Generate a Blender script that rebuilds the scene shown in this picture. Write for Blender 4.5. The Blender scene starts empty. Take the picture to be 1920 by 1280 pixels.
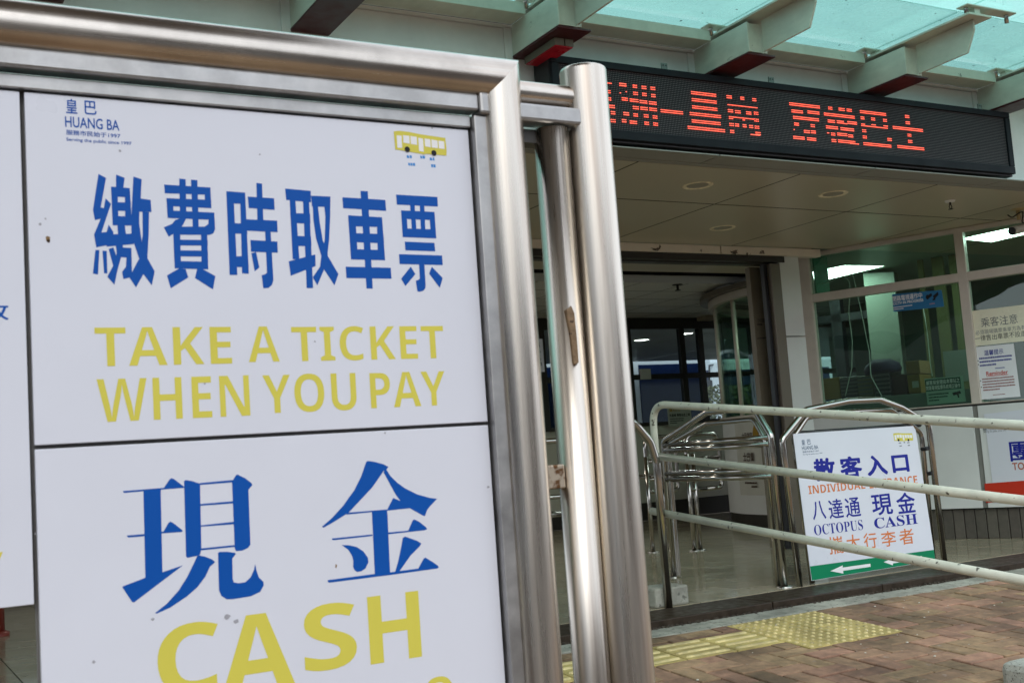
import bpy, bmesh, math, random
from math import sin, cos, radians, pi, sqrt
from mathutils import Vector as V, Matrix
random.seed(7)
sc = bpy.context.scene
C = sc.collection

# ------------------------------------------------------------------ camera
HC, FPX = .85, 2183.4
YAW, PITCH, ROLL = .51567312, .09886887, -.07029266
fw = V((sin(YAW)*cos(PITCH), cos(YAW)*cos(PITCH), sin(PITCH)))
_r = V((cos(YAW), -sin(YAW), 0)); _u = _r.cross(fw)
RT = cos(ROLL)*_r + sin(ROLL)*_u; UP = -sin(ROLL)*_r + cos(ROLL)*_u
CAM = V((0, 0, HC))
cd = bpy.data.cameras.new('camera'); co = bpy.data.objects.new('camera', cd); C.objects.link(co)
m = Matrix((RT, UP, -fw)).transposed().to_4x4(); m.translation = CAM; co.matrix_world = m
cd.sensor_width = 36; cd.lens = FPX/1920*36; cd.clip_start = .05; cd.clip_end = 2000
cd.dof.use_dof = True; cd.dof.focus_distance = 5.2; cd.dof.aperture_fstop = 20
sc.camera = co
# ------------------------------------------------------------------ world, sun, exposure
SUN_EL, SUN_AZ = radians(40), radians(205)        # azimuth clockwise from +Y: behind the camera, to the left
w = bpy.data.worlds.new('World'); sc.world = w; w.use_nodes = True
nt = w.node_tree; bg = nt.nodes['Background']
sky = nt.nodes.new('ShaderNodeTexSky'); sky.sky_type = 'NISHITA'; sky.sun_disc = False
sky.sun_elevation = SUN_EL; sky.sun_rotation = SUN_AZ; sky.dust_density = 3; sky.air_density = 1.2
hs = nt.nodes.new('ShaderNodeHueSaturation'); hs.inputs['Saturation'].default_value = .5
nt.links.new(sky.outputs[0], hs.inputs['Color']); ov = nt.nodes.new('ShaderNodeMix'); ov.data_type = 'RGBA'; ov.inputs[0].default_value = .8; ov.inputs[7].default_value = (8.6, 9.2, 10.2, 1)   # even cloud cover over the clear sky
nt.links.new(hs.outputs[0], ov.inputs[6]); nt.links.new(ov.outputs[2], bg.inputs[0])
bg.inputs[1].default_value = .15
sl = bpy.data.lights.new('sun', 'SUN'); sl.energy = .6; sl.angle = radians(25); sl.color = (1, .97, .92)
so = bpy.data.objects.new('sun', sl); C.objects.link(so)
sd = V((sin(SUN_AZ)*cos(SUN_EL), cos(SUN_AZ)*cos(SUN_EL), sin(SUN_EL)))
so.rotation_euler = sd.to_track_quat('Z', 'Y').to_euler()
vs = sc.view_settings; vs.view_transform = 'Standard'; vs.look = 'None'; vs.gamma = 1; vs.use_curve_mapping = False
vs.exposure = .45
sc.cycles.max_bounces = 10; sc.cycles.transparent_max_bounces = 16
sc.cycles.use_denoising = True

# ------------------------------------------------------------------ measuring helpers (photo pixel -> a point on a real plane)
def ray(px, py): return RT*((px-960)/FPX) - UP*((py-640)/FPX) + fw
def onY(px, py, y): d = ray(px, py); return CAM + d*(y/d.y)
def onX(px, py, x): d = ray(px, py); return CAM + d*(x/d.x)
def onZ(px, py, z): d = ray(px, py); return CAM + d*((z-HC)/d.z)
GS, GY = .08, 4.78
def gz(y): return -GS*(GY-y)                     # the pavement ramps up towards the building
def onG(px, py): d = ray(px, py); return CAM + d*((-GS*GY-HC)/(d.z-GS*d.y))
class Plane:
    def __init__(s, o, u, v): s.o = V(o); s.u = V(u).normalized(); s.v = V(v).normalized(); s.n = s.u.cross(s.v)   # n faces the viewer
    def px(s, x, y):
        d = ray(x, y); p = CAM + d*(s.n.dot(s.o-CAM)/s.n.dot(d)) - s.o; return (p.dot(s.u), p.dot(s.v))
    def at(s, a, b, h=0): return s.o + s.u*a + s.v*b + s.n*h
    def rect(s, l, t, r, b):                      # pixel box -> (u0, v0, u1, v1), measured at mid edges
        return (s.px(l, (t+b)/2)[0], s.px((l+r)/2, b)[1], s.px(r, (t+b)/2)[0], s.px((l+r)/2, t)[1])

# ------------------------------------------------------------------ objects
WL = {}
def tag(o, label=None, cat=None, group=None, kind=None):
    if label: o['label'] = label
    if cat: o['category'] = cat
    if group: o['group'] = group
    if kind: o['kind'] = kind
    return o
def thing(name, loc, label, cat, group=None):
    o = bpy.data.objects.new(name, None); C.objects.link(o); o.location = loc; o.empty_display_size = .1
    WL[o] = V(loc); return tag(o, label, cat, group)
def place(o, wl, parent):
    C.objects.link(o); WL[o] = V(wl)
    if parent: o.parent = parent; o.location = V(wl)-WL[parent]
    else: o.location = wl
    return o
class MB:
    def __init__(s): s.v = []; s.f = []; s.sm = []
    def add(s, vs, fs, sm=False):
        n = len(s.v); s.v += [V(p) for p in vs]
        for f in fs: s.f.append([n+i for i in f]); s.sm.append(sm)
        return s
    def obox(s, o, a, b, c):
        o, a, b, c = V(o), V(a), V(b), V(c)
        vs = [o, o+a, o+a+b, o+b, o+c, o+a+c, o+a+b+c, o+b+c]
        fs = [(0, 3, 2, 1), (4, 5, 6, 7), (0, 1, 5, 4), (1, 2, 6, 5), (2, 3, 7, 6), (3, 0, 4, 7)]
        if a.cross(b).dot(c) < 0: fs = [f[::-1] for f in fs]
        return s.add(vs, fs)
    def box(s, lo, hi):
        return s.obox(lo, (hi[0]-lo[0], 0, 0), (0, hi[1]-lo[1], 0), (0, 0, hi[2]-lo[2]))
    def prism(s, pts, h):                          # polygon (3-D, planar) pushed along h
        h = V(h); n = len(pts); pts = [V(p) for p in pts]
        nn = V((0, 0, 0))
        for i in range(n): nn += pts[i].cross(pts[(i+1) % n])
        if nn.dot(h) < 0: pts = pts[::-1]
        return s.add(pts+[p+h for p in pts], [tuple(range(n))[::-1], tuple(range(n, 2*n))]+[(i, (i+1) % n, n+(i+1) % n, n+i) for i in range(n)])
    def tube(s, path, r, n=14, n0=None, n1=None, caps=True, rr=None):
        P = [V(p) for p in path]; k = len(P); T = []
        for i in range(k):
            a = (P[i]-P[i-1]).normalized() if i else None; b = (P[i+1]-P[i]).normalized() if i < k-1 else None
            T.append(a if b is None else b if a is None else (a+b).normalized())
        up = V((0, 0, 1)) if abs(T[0].z) < .9 else V((0, 1, 0))
        x = T[0].cross(up).normalized(); vs = []
        for i in range(k):
            d = (P[i+1]-P[i]).normalized() if i < k-1 else (P[i]-P[i-1]).normalized()
            x = (x - d*x.dot(d)).normalized(); y = d.cross(x)
            nb = T[i]
            if i == 0 and n0 is not None: nb = V(n0)
            if i == k-1 and n1 is not None: nb = V(n1)
            ri = rr[i] if rr else r
            for j in range(n):
                q = x*(cos(2*pi*j/n)*ri)+y*(sin(2*pi*j/n)*ri)
                q = q - d*(q.dot(nb)/d.dot(nb)); vs.append(P[i]+q)
        fs = []
        for i in range(k-1):
            for j in range(n): fs.append((i*n+j, i*n+(j+1) % n, (i+1)*n+(j+1) % n, (i+1)*n+j))
        b = len(s.v); s.add(vs, fs, True)
        if caps:
            s.f.append([b+j for j in range(n)][::-1]); s.sm.append(False)
            s.f.append([b+(k-1)*n+j for j in range(n)]); s.sm.append(False)
        return s
    def lathe(s, c, prof, n=24, ax=(0, 0, 1)):
        c = V(c); ax = V(ax).normalized(); x = ax.orthogonal().normalized(); y = ax.cross(x); vs = []
        for r, z in prof:
            for j in range(n): vs.append(c+ax*z+x*(r*cos(2*pi*j/n))+y*(r*sin(2*pi*j/n)))
        return s.add(vs, [(i*n+j, i*n+(j+1) % n, (i+1)*n+(j+1) % n, (i+1)*n+j) for i in range(len(prof)-1) for j in range(n)], True)
    def build(s, name, mat, parent=None, label=None, cat=None, group=None, kind=None, bevel=0, origin=None):
        lo = V([min(p[i] for p in s.v) for i in range(3)]); hi = V([max(p[i] for p in s.v) for i in range(3)])
        c = V(origin) if origin is not None else (lo+hi)/2 if parent else V(((lo.x+hi.x)/2, (lo.y+hi.y)/2, lo.z))
        me = bpy.data.meshes.new(name); me.from_pydata([p-c for p in s.v], [], s.f)
        me.polygons.foreach_set('use_smooth', s.sm); me.materials.append(mat); me.update()
        o = bpy.data.objects.new(name, me); place(o, c, parent)
        if bevel:
            b = o.modifiers.new('bevel', 'BEVEL'); b.width = bevel; b.segments = 2; b.limit_method = 'ANGLE'; b.angle_limit = radians(50)
        return tag(o, label, cat, group, kind)
def box(name, lo, hi, mat, parent=None, **k): return MB().box(lo, hi).build(name, mat, parent, **k)
def inst(src, name, loc, parent, rotz=0, scale=None):
    o = bpy.data.objects.new(name, src.data); place(o, loc, parent); o.rotation_euler.z = rotz
    if scale: o.scale = scale
    for md in src.modifiers:
        b = o.modifiers.new('bevel', 'BEVEL'); b.width = md.width; b.segments = md.segments; b.limit_method = 'ANGLE'; b.angle_limit = md.angle_limit
    return o
def fillet(pts, r, n=6):                          # round the inner corners of a polyline
    pts = [V(p) for p in pts]; out = [pts[0]]
    for i in range(1, len(pts)-1):
        rr = r[i-1] if isinstance(r, (list, tuple)) else r
        a, b, c = pts[i-1], pts[i], pts[i+1]
        d0 = (a-b).normalized(); d1 = (c-b).normalized()
        ang = d0.angle(d1)
        if rr <= 0 or ang > pi-.02: out.append(b); continue
        t = min(rr/math.tan(ang/2), (a-b).length*.49, (c-b).length*.49)
        p0, p1 = b+d0*t, b+d1*t
        for k in range(n+1):
            q = k/n; out.append(p0*(1-q)**2 + b*2*q*(1-q) + p1*q*q)
    return out+[pts[-1]]

# ------------------------------------------------------------------ materials
MATS = {}
def mat(name, col, rough=.5, metal=0, var=.08, vscale=6, bump=0, bscale=60, stretch=None, spots=None, spotscale=25, spotcut=.62, rvar=.1, objvar=0, spec=.5, grime=0, spotsoft=.06, gscale=1.6):
    if name in MATS: return MATS[name]
    M = bpy.data.materials.new(name); M.use_nodes = True; t = M.node_tree; N = t.nodes; L = t.links
    p = N['Principled BSDF']; p.inputs['Roughness'].default_value = rough; p.inputs['Metallic'].default_value = metal
    p.inputs['Specular IOR Level'].default_value = spec
    tc = N.new('ShaderNodeTexCoord'); mp = N.new('ShaderNodeMapping'); L.new(tc.outputs['Object'], mp.inputs[0])
    if stretch: mp.inputs['Scale'].default_value = stretch
    oi = N.new('ShaderNodeObjectInfo'); va = N.new('ShaderNodeVectorMath'); va.operation = 'ADD'
    cx = N.new('ShaderNodeCombineXYZ'); mu = N.new('ShaderNodeMath'); mu.operation = 'MULTIPLY'; mu.inputs[1].default_value = 37
    L.new(oi.outputs['Random'], mu.inputs[0]); L.new(mu.outputs[0], cx.inputs[0]); L.new(mu.outputs[0], cx.inputs[2])
    L.new(mp.outputs[0], va.inputs[0]); L.new(cx.outputs[0], va.inputs[1])
    n1 = N.new('ShaderNodeTexNoise'); n1.inputs['Scale'].default_value = vscale; n1.inputs['Detail'].default_value = 6; n1.inputs['Roughness'].default_value = .6
    L.new(va.outputs[0], n1.inputs['Vector'])
    mr = N.new('ShaderNodeMapRange'); mr.inputs[1].default_value = .25; mr.inputs[2].default_value = .75
    mr.inputs[3].default_value = 1-var; mr.inputs[4].default_value = 1+var; L.new(n1.outputs[0], mr.inputs[0])
    val = mr.outputs[0]
    if objvar:
        m2 = N.new('ShaderNodeMapRange'); m2.inputs[3].default_value = 1-objvar; m2.inputs[4].default_value = 1+objvar
        L.new(oi.outputs['Random'], m2.inputs[0]); mm = N.new('ShaderNodeMath'); mm.operation = 'MULTIPLY'
        L.new(val, mm.inputs[0]); L.new(m2.outputs[0], mm.inputs[1]); val = mm.outputs[0]
    vm = N.new('ShaderNodeVectorMath'); vm.operation = 'SCALE'; vm.inputs[0].default_value = col[:3]; L.new(val, vm.inputs['Scale'])
    cur = vm.outputs[0]
    if objvar:
        hv = N.new('ShaderNodeHueSaturation'); m3 = N.new('ShaderNodeMapRange'); m3.inputs[3].default_value = .5-objvar*.06; m3.inputs[4].default_value = .5+objvar*.06
        m4 = N.new('ShaderNodeMath'); m4.operation = 'FRACT'; m5 = N.new('ShaderNodeMath'); m5.operation = 'MULTIPLY'; m5.inputs[1].default_value = 13.7
        L.new(oi.outputs['Random'], m5.inputs[0]); L.new(m5.outputs[0], m4.inputs[0]); L.new(m4.outputs[0], m3.inputs[0]); L.new(m3.outputs[0], hv.inputs['Hue'])
        L.new(cur, hv.inputs['Color']); cur = hv.outputs[0]
    if spots:
        n2 = N.new('ShaderNodeTexNoise'); n2.inputs['Scale'].default_value = spotscale; n2.inputs['Detail'].default_value = 4; L.new(va.outputs[0], n2.inputs['Vector'])
        m6 = N.new('ShaderNodeMapRange'); m6.inputs[1].default_value = spotcut; m6.inputs[2].default_value = spotcut+spotsoft; L.new(n2.outputs[0], m6.inputs[0])
        mx = N.new('ShaderNodeMix'); mx.data_type = 'RGBA'; L.new(m6.outputs[0], mx.inputs[0]); L.new(cur, mx.inputs[6]); mx.inputs[7].default_value = (*spots, 1); cur = mx.outputs[2]
    if grime:                                       # dirt patches that run on across neighbouring pieces
        ge = N.new('ShaderNodeNewGeometry'); n5 = N.new('ShaderNodeTexNoise'); n5.inputs['Scale'].default_value = gscale; n5.inputs['Detail'].default_value = 7; n5.inputs['Roughness'].default_value = .65; L.new(ge.outputs['Position'], n5.inputs['Vector'])
        m8 = N.new('ShaderNodeMapRange'); m8.inputs[1].default_value = .38; m8.inputs[2].default_value = .62; m8.inputs[3].default_value = 1-grime; m8.inputs[4].default_value = 1+grime*.25; L.new(n5.outputs[0], m8.inputs[0])
        v8 = N.new('ShaderNodeVectorMath'); v8.operation = 'SCALE'; L.new(cur, v8.inputs[0]); L.new(m8.outputs[0], v8.inputs['Scale']); cur = v8.outputs[0]
    L.new(cur, p.inputs['Base Color'])
    if rvar:
        m7 = N.new('ShaderNodeMapRange'); m7.inputs[1].default_value = .3; m7.inputs[2].default_value = .7; m7.inputs[3].default_value = max(.02, rough-rvar); m7.inputs[4].default_value = min(1, rough+rvar)
        L.new(n1.outputs[0], m7.inputs[0]); L.new(m7.outputs[0], p.inputs['Roughness'])
    if bump:
        n3 = N.new('ShaderNodeTexNoise'); n3.inputs['Scale'].default_value = bscale; n3.inputs['Detail'].default_value = 5; L.new(va.outputs[0], n3.inputs['Vector'])
        bp = N.new('ShaderNodeBump'); bp.inputs['Strength'].default_value = bump; bp.inputs['Distance'].default_value = .004; L.new(n3.outputs[0], bp.inputs['Height']); L.new(bp.outputs[0], p.inputs['Normal'])
    MATS[name] = M; return M
def flat(name, col, rough=.5): return mat(name, col, rough, var=.04, rvar=.03, spec=.2)
def emit(name, col, st):
    M = bpy.data.materials.new(name); M.use_nodes = True; p = M.node_tree.nodes['Principled BSDF']
    p.inputs['Base Color'].default_value = (*[c*.5 for c in col], 1); p.inputs['Emission Color'].default_value = (*col, 1); p.inputs['Emission Strength'].default_value = st; return M
def glass(name, tint, gloss=1.0, dirt=0, trans=(.5, .8, .75), ripple=0, spots=False):
    M = bpy.data.materials.new(name); M.use_nodes = True; t = M.node_tree; N = t.nodes; L = t.links
    out = N['Material Output']; N.remove(N['Principled BSDF'])
    tr = N.new('ShaderNodeBsdfTransparent'); tr.inputs[0].default_value = (*tint, 1)
    gl = N.new('ShaderNodeBsdfGlossy'); gl.inputs['Roughness'].default_value = .01; gl.inputs[0].default_value = (gloss, gloss, gloss, 1)
    lw = N.new('ShaderNodeLayerWeight'); pw = N.new('ShaderNodeMath'); pw.operation = 'POWER'; pw.inputs[1].default_value = 5; L.new(lw.outputs['Facing'], pw.inputs[0])
    fr = N.new('ShaderNodeMapRange'); fr.inputs[3].default_value = .04; fr.inputs[4].default_value = 1; L.new(pw.outputs[0], fr.inputs[0])
    tc = N.new('ShaderNodeTexCoord')
    if ripple:
        nz = N.new('ShaderNodeTexNoise'); nz.inputs['Scale'].default_value = 2.2; nz.inputs['Detail'].default_value = 1; L.new(tc.outputs['Object'], nz.inputs['Vector'])
        bp = N.new('ShaderNodeBump'); bp.inputs['Strength'].default_value = ripple; bp.inputs['Distance'].default_value = .02; L.new(nz.outputs[0], bp.inputs['Height']); L.new(bp.outputs[0], gl.inputs['Normal'])
    base = tr.outputs[0]
    if dirt:
        tl = N.new('ShaderNodeBsdfTranslucent'); tl.inputs[0].default_value = (*trans, 1)
        nz = N.new('ShaderNodeTexNoise'); nz.inputs['Scale'].default_value = 5; nz.inputs['Detail'].default_value = 8; nz.inputs['Roughness'].default_value = .7; L.new(tc.outputs['Object'], nz.inputs['Vector'])
        mr = N.new('ShaderNodeMapRange'); mr.inputs[1].default_value = .3; mr.inputs[2].default_value = .7; mr.inputs[3].default_value = max(0, dirt-.12); mr.inputs[4].default_value = min(1, dirt+.12); L.new(nz.outputs[0], mr.inputs[0])
        mx = N.new('ShaderNodeMixShader'); L.new(mr.outputs[0], mx.inputs[0]); L.new(tr.outputs[0], mx.inputs[1]); L.new(tl.outputs[0], mx.inputs[2]); base = mx.outputs[0]
        if spots:
            n2 = N.new('ShaderNodeTexNoise'); n2.inputs['Scale'].default_value = 26; n2.inputs['Detail'].default_value = 2; L.new(tc.outputs['Object'], n2.inputs['Vector'])
            m2 = N.new('ShaderNodeMapRange'); m2.inputs[1].default_value = .735; m2.inputs[2].default_value = .755; L.new(n2.outputs[0], m2.inputs[0])
            df = N.new('ShaderNodeBsdfDiffuse'); df.inputs[0].default_value = (.03, .03, .025, 1)
            m3 = N.new('ShaderNodeMixShader'); L.new(m2.outputs[0], m3.inputs[0]); L.new(base, m3.inputs[1]); L.new(df.outputs[0], m3.inputs[2]); base = m3.outputs[0]
    ms = N.new('ShaderNodeMixShader'); L.new(fr.outputs[0], ms.inputs[0]); L.new(base, ms.inputs[1]); L.new(gl.outputs[0], ms.inputs[2]); L.new(ms.outputs[0], out.inputs[0])
    MATS[name] = M; return M

steel_v = mat('brushed steel upright', (.59, .545, .48), .30, 1, var=.16, vscale=16, stretch=(5, 5, .12), rvar=.08, bump=.03, bscale=60, spots=(.45, .39, .335), spotscale=13, spotcut=.48, spotsoft=.2)  # streaks in the base colour stand in for reflected stripes and grime
steel_h = mat('brushed steel level', (.54, .495, .44), .25, 1, var=.14, vscale=16, stretch=(.12, 5, 5), rvar=.06, bump=.02, bscale=60, spots=(.40, .31, .25), spotscale=9, spotcut=.52, spotsoft=.2, grime=.25, gscale=5)
steel_flat = mat('satin steel bar', (.44, .435, .425), .45, 1, var=.14, vscale=18, rvar=.1, grime=.2, gscale=14)
rust = mat('rusty steel', (.22, .145, .08), .75, .3, var=.35, vscale=60, bump=.5, bscale=160, spots=(.05, .03, .02), spotscale=120, spotcut=.6)
chrome = mat('polished steel', (.44, .42, .385), .16, 1, var=.08, vscale=10, rvar=.05)
chrome_dull = mat('worn steel', (.50, .48, .45), .3, 1, var=.15, vscale=12, rvar=.1)
white_panel = mat('white sign panel', (.655, .675, .74), .34, var=.03, vscale=2.2, rvar=.10, spots=(.52, .53, .57), spotscale=42, spotcut=.75)
blue_ink = flat('blue print', (.0, .075, .36)); yellow_ink = flat('yellow print', (.62, .56, .085))
navy_ink = flat('navy print', (.012, .02, .26)); orange_ink = flat('orange print', (.62, .19, .06)); green_ink = flat('green print', (.0, .20, .085))
black_ink = flat('black print', (.015, .015, .018)); red_ink = flat('red print', (.52, .035, .015)); white_ink = flat('white print', (.78, .78, .78)); grey_ink = flat('grey print', (.12, .13, .15))
beam_paint = mat('grey green steel paint', (.62, .63, .535), .42, var=.10, grime=.12, gscale=3, vscale=7, stretch=(3, 1, 3), bump=.08, bscale=90, rvar=.1, spots=(.20, .20, .16), spotscale=6, spotcut=.68)
red_primer = mat('red primer', (.055, .004, .006), .45, var=.3, vscale=14)
fascia_m = mat('grey fascia panel', (.79, .765, .735), .45, grime=.12, gscale=1.5, var=.07, vscale=2.5, rvar=.06)
dark_metal = mat('dark brown metal', (.035, .032, .027), .4, .2, var=.15)
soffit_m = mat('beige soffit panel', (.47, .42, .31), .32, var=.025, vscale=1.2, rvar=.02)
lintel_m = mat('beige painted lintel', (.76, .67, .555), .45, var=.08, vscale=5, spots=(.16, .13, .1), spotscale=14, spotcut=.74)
frame_m = mat('beige aluminium frame', (.60, .54, .47), .42, .2, var=.08, vscale=9)
black_m = mat('black housing', (.012, .013, .016), .4, var=.2, vscale=10)
rubber = mat('black rubber', (.008, .008, .008), .7)
grey_wall = mat('grey wall panel', (.64, .655, .635), .5, var=.06, vscale=3, bump=.03)
white_pipe = mat('cream painted pipe', (.57, .57, .47), .4, var=.16, vscale=9, spots=(.06, .055, .04), spotscale=38, spotcut=.645, rvar=.1)
brick_m = mat('red clay brick', (.30, .180, .108), .85, var=.36, vscale=20, bump=.8, bscale=90, objvar=.26, grime=.5, gscale=2.4, spots=(.34, .25, .2), spotscale=22, spotcut=.67)
brick_joint = mat('sandy joint', (.11, .08, .06), .95, var=.3, vscale=30, bump=.5, bscale=60)
tactile_m = mat('yellow tactile tile', (.50, .385, .135), .75, var=.15, vscale=14, bump=.3, bscale=110, objvar=.06, grime=.35, gscale=5)
concrete_m = mat('weathered concrete', (.34, .335, .28), .9, var=.25, vscale=14, bump=.7, bscale=55, spots=(.16, .16, .13), spotscale=40, spotcut=.60, grime=.4, gscale=4)
slab_m = mat('dark wet granite', (.036, .026, .018), .42, spec=.15, var=.5, vscale=22, bump=.15, bscale=70, rvar=.14)
tile_m = mat('glazed floor tile', (.37, .33, .235), .13, var=.10, vscale=3, rvar=.06, objvar=.05, grime=.18, gscale=1.3)
grout_m = mat('dark grout', (.07, .065, .055), .8)
asphalt = mat('asphalt', (.06, .058, .055), .9, var=.25, vscale=3, bump=.5, bscale=200)
ceil_m = mat('grey ceiling strip', (.62, .62, .58), .4, var=.05, vscale=2)
office_wall = mat('pale office wall', (.42, .46, .40), .6, var=.06)
cardboard = mat('brown box', (.20, .13, .05), .8, var=.15)
plinth_m = mat('dark ribbed tile', (.085, .075, .06), .6, var=.25, vscale=20, bump=.3, objvar=.15)
canopy_back = glass('dirty canopy glass', (.48, .68, .64), .8, .32, (.47, .68, .63), spots=True)
canopy_front = glass('canopy glass', (.60, .83, .78), .8, .16, (.60, .80, .75), spots=True)
win_glass = glass('green tinted window glass', (.66, .80, .73), 1, ripple=.12)
back_glass = glass('window glass', (.70, .78, .80), .3)
booth_glass = glass('booth glass', (.70, .82, .74), .9)
lamp_white = emit('lit ceiling panel', (.85, 1, .94), 13)
lamp_spot = emit('lit spot lamp', (1, .93, .8), 12)
led_red = emit('lit red diode', (1, .12, .07), 1.35)

# ------------------------------------------------------------------ flat print
_tc = {}
def glyphs(s, bold):
    k = (s, bold)
    if k not in _tc:
        cu = bpy.data.curves.new('lettering', 'FONT'); cu.body = s; cu.offset = bold; cu.resolution_u = 3
        o = bpy.data.objects.new('lettering', cu); me = bpy.data.meshes.new_from_object(o)
        _tc[k] = ([tuple(v.co[:2]) for v in me.vertices], [tuple(p.vertices) for p in me.polygons])
        bpy.data.objects.remove(o); bpy.data.curves.remove(cu); bpy.data.meshes.remove(me)
    return _tc[k]
def text(pl, s, r, ink, parent, bold=0, h=.00025, name='lettering', **k):
    vs, fs = glyphs(s, min(bold, 0))                # heavier strokes: the outline is laid down several times, shifted round a circle
    d = max(bold, 0)
    x0 = min(p[0] for p in vs)-d; x1 = max(p[0] for p in vs)+d; y0 = min(p[1] for p in vs)-d; y1 = max(p[1] for p in vs)+d
    b = MB(); ring = [(0, 0)] if d == 0 else [(0, 0)]+[(d*max(-1, min(1, 1.25*cos(2*pi*i/8+.39))), d*max(-1, min(1, 1.25*sin(2*pi*i/8+.39)))) for i in range(8)]
    for i, (dx, dy) in enumerate(ring):
        b.add([pl.at(r[0]+(p[0]+dx-x0)/(x1-x0)*(r[2]-r[0]), r[1]+(p[1]+dy-y0)/(y1-y0)*(r[3]-r[1]), h+i*2e-6) for p in vs], fs)
    return b.build(name, ink, parent, **k)
def textp(pl, s, l, t, r, b, ink, parent, bold=0, **k): return text(pl, s, pl.rect(l, t, r, b), ink, parent, bold, **k)
def tri(poly):
    from mathutils.geometry import tessellate_polygon
    return [tuple(f) for f in tessellate_polygon([[V((p[0], p[1], 0)) for p in poly]])]
def shapes(pl, polys, ink, parent, h=.00025, name='lettering', **k):    # flat print from outlines in plane coordinates
    b = MB()
    for i, p in enumerate(polys):
        a = sum(p[j][0]*p[(j+1) % len(p)][1]-p[(j+1) % len(p)][0]*p[j][1] for j in range(len(p)))
        if a < 0: p = p[::-1]
        b.add([pl.at(q[0], q[1], h+i*2e-6) for q in p], tri(p))
    return b.build(name, ink, parent, **k)
def mapr(r, polys):                                # unit-square outlines into a rectangle
    return [[(r[0]+x*(r[2]-r[0]), r[1]+y*(r[3]-r[1])) for x, y in p] for p in polys]
def circ(x, y, rx, ry, n=14): return [(x+rx*cos(2*pi*i/n), y+ry*sin(2*pi*i/n)) for i in range(n)]
def lines_of_print(pl, r, rows, ink, parent, seed=1, fill=.8):   # rows of small print too small to read: words as little strokes
    rnd = random.Random(seed); P = []
    hh = (r[3]-r[1])/rows
    for i in range(rows):
        y1 = r[3]-i*hh-.15*hh; y0 = y1-.5*hh; x = r[0]
        while x < r[0]+(r[2]-r[0])*(1 if i < rows-1 else .5):
            wd = hh*rnd.uniform(.35, .6); P.append([(x, y0), (x+wd*.8, y0), (x+wd*.8, y1-hh*rnd.uniform(0, .15)), (x, y1)]); x += wd
    return shapes(pl, P, ink, parent)
def logo(pl, r, parent, ink):
    x0, y0, x1, y1 = r; W = x1-x0; H = y1-y0
    text(pl, '皇', (x0+.02*W, y0+.66*H, x0+.19*W, y1), ink, parent, .012)
    text(pl, '巴', (x0+.30*W, y0+.67*H, x0+.48*W, y1-.01*H), ink, parent, .012)
    text(pl, 'HUANG BA', (x0, y0+.34*H, x0+.82*W, y0+.59*H), ink, parent, .012)
    text(pl, '服務市民始于1997', (x0+.01*W, y0+.16*H, x0+.83*W, y0+.28*H), ink, parent, .01)
    text(pl, 'Serving the public since 1997', (x0+.01*W, y0, x0+W, y0+.10*H), ink, parent, .01)
def bus_icon(pl, r, parent, small=navy_ink):
    yl = [[(.01, .44), (.0, .97), (.1, 1.0), (.3, .99), (.5, .95), (.99, .90), (1, .5), (.99, .37), (.6, .38), (.55, .36), (.06, .44)]]
    shapes(pl, mapr(r, yl), yellow_ink, parent, .0005, 'bus_picture')
    win = [[(.05, .5), (.05, .86), (.14, .86), (.14, .5)], [(.17, .66), (.17, .88), (.29, .87), (.29, .64)], [(.31, .64), (.31, .87), (.43, .86), (.43, .62)],
           [(.46, .45), (.46, .84), (.55, .82), (.55, .43)], [(.58, .6), (.58, .83), (.69, .82), (.69, .58)], [(.71, .58), (.71, .82), (.83, .8), (.83, .57)], [(.85, .57), (.85, .8), (.96, .79), (.96, .56)]]
    shapes(pl, mapr(r, win), white_ink, parent, .0007, 'bus_picture')
    for cx, cy in ((.235, .47), (.745, .42)): shapes(pl, mapr(r, [circ(cx, cy, .05, .085)]), black_ink, parent, .0009, 'wheel_picture')
    x0, y0, x1, y1 = r; W = x1-x0; H = y1-y0
    for k, (a, b, c, d) in enumerate(((.22, .16, .42, .27), (.48, .17, .58, .29), (.66, .14, .84, .25), (.24, -.06, .42, .05), (.68, -.07, .85, .05))):
        lines_of_print(pl, (x0+a*W, y0+b*H, x0+c*W, y0+d*H+.06*H), 1, small, parent, k)

# ================================================================== GROUND
road = MB().add([(-400, -400, -.62), (400, -400, -.62), (400, 400, -.62), (-400, 400, -.62)], [(0, 1, 2, 3)]).build('ground', asphalt, kind='structure')
# sloped brick pavement: bed, then single bricks in a right-angled herringbone
E0 = 4.50                                          # front edge of the concrete strip
pave = MB().obox((-9, -3.0, gz(-3)-.03), (24, 0, 0), (0, E0+3.0, GS*(E0+3.0)), (0, 0, .02)).build('pavement', brick_joint, kind='structure')
BL, BW, G = .21, .105, .0055
def in_view(x, y, z):
    d = V((x, y, z))-CAM; f = d.dot(fw)
    if f < .2: return None
    return 960+FPX*d.dot(RT)/f, 640-FPX*d.dot(UP)/f
TX0, TX1, TY0, TY1 = 3.615, 4.185, 3.925, 4.495   # dotted tactile block
LX0, LY0, LY1 = 1.415, 4.085, 4.365               # barred tactile strip
near = MB().box((-(BL-G)/2, -(BW-G)/2, -.03), ((BL-G)/2, (BW-G)/2, 0))
proto = None; far = MB(); nb = 0
slope = math.atan(GS)
HOLES = [(TX0-.003, TY0-.003, TX1+.003, 9), (LX0-.003, LY0-.003, TX0, LY1+.003)]
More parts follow.
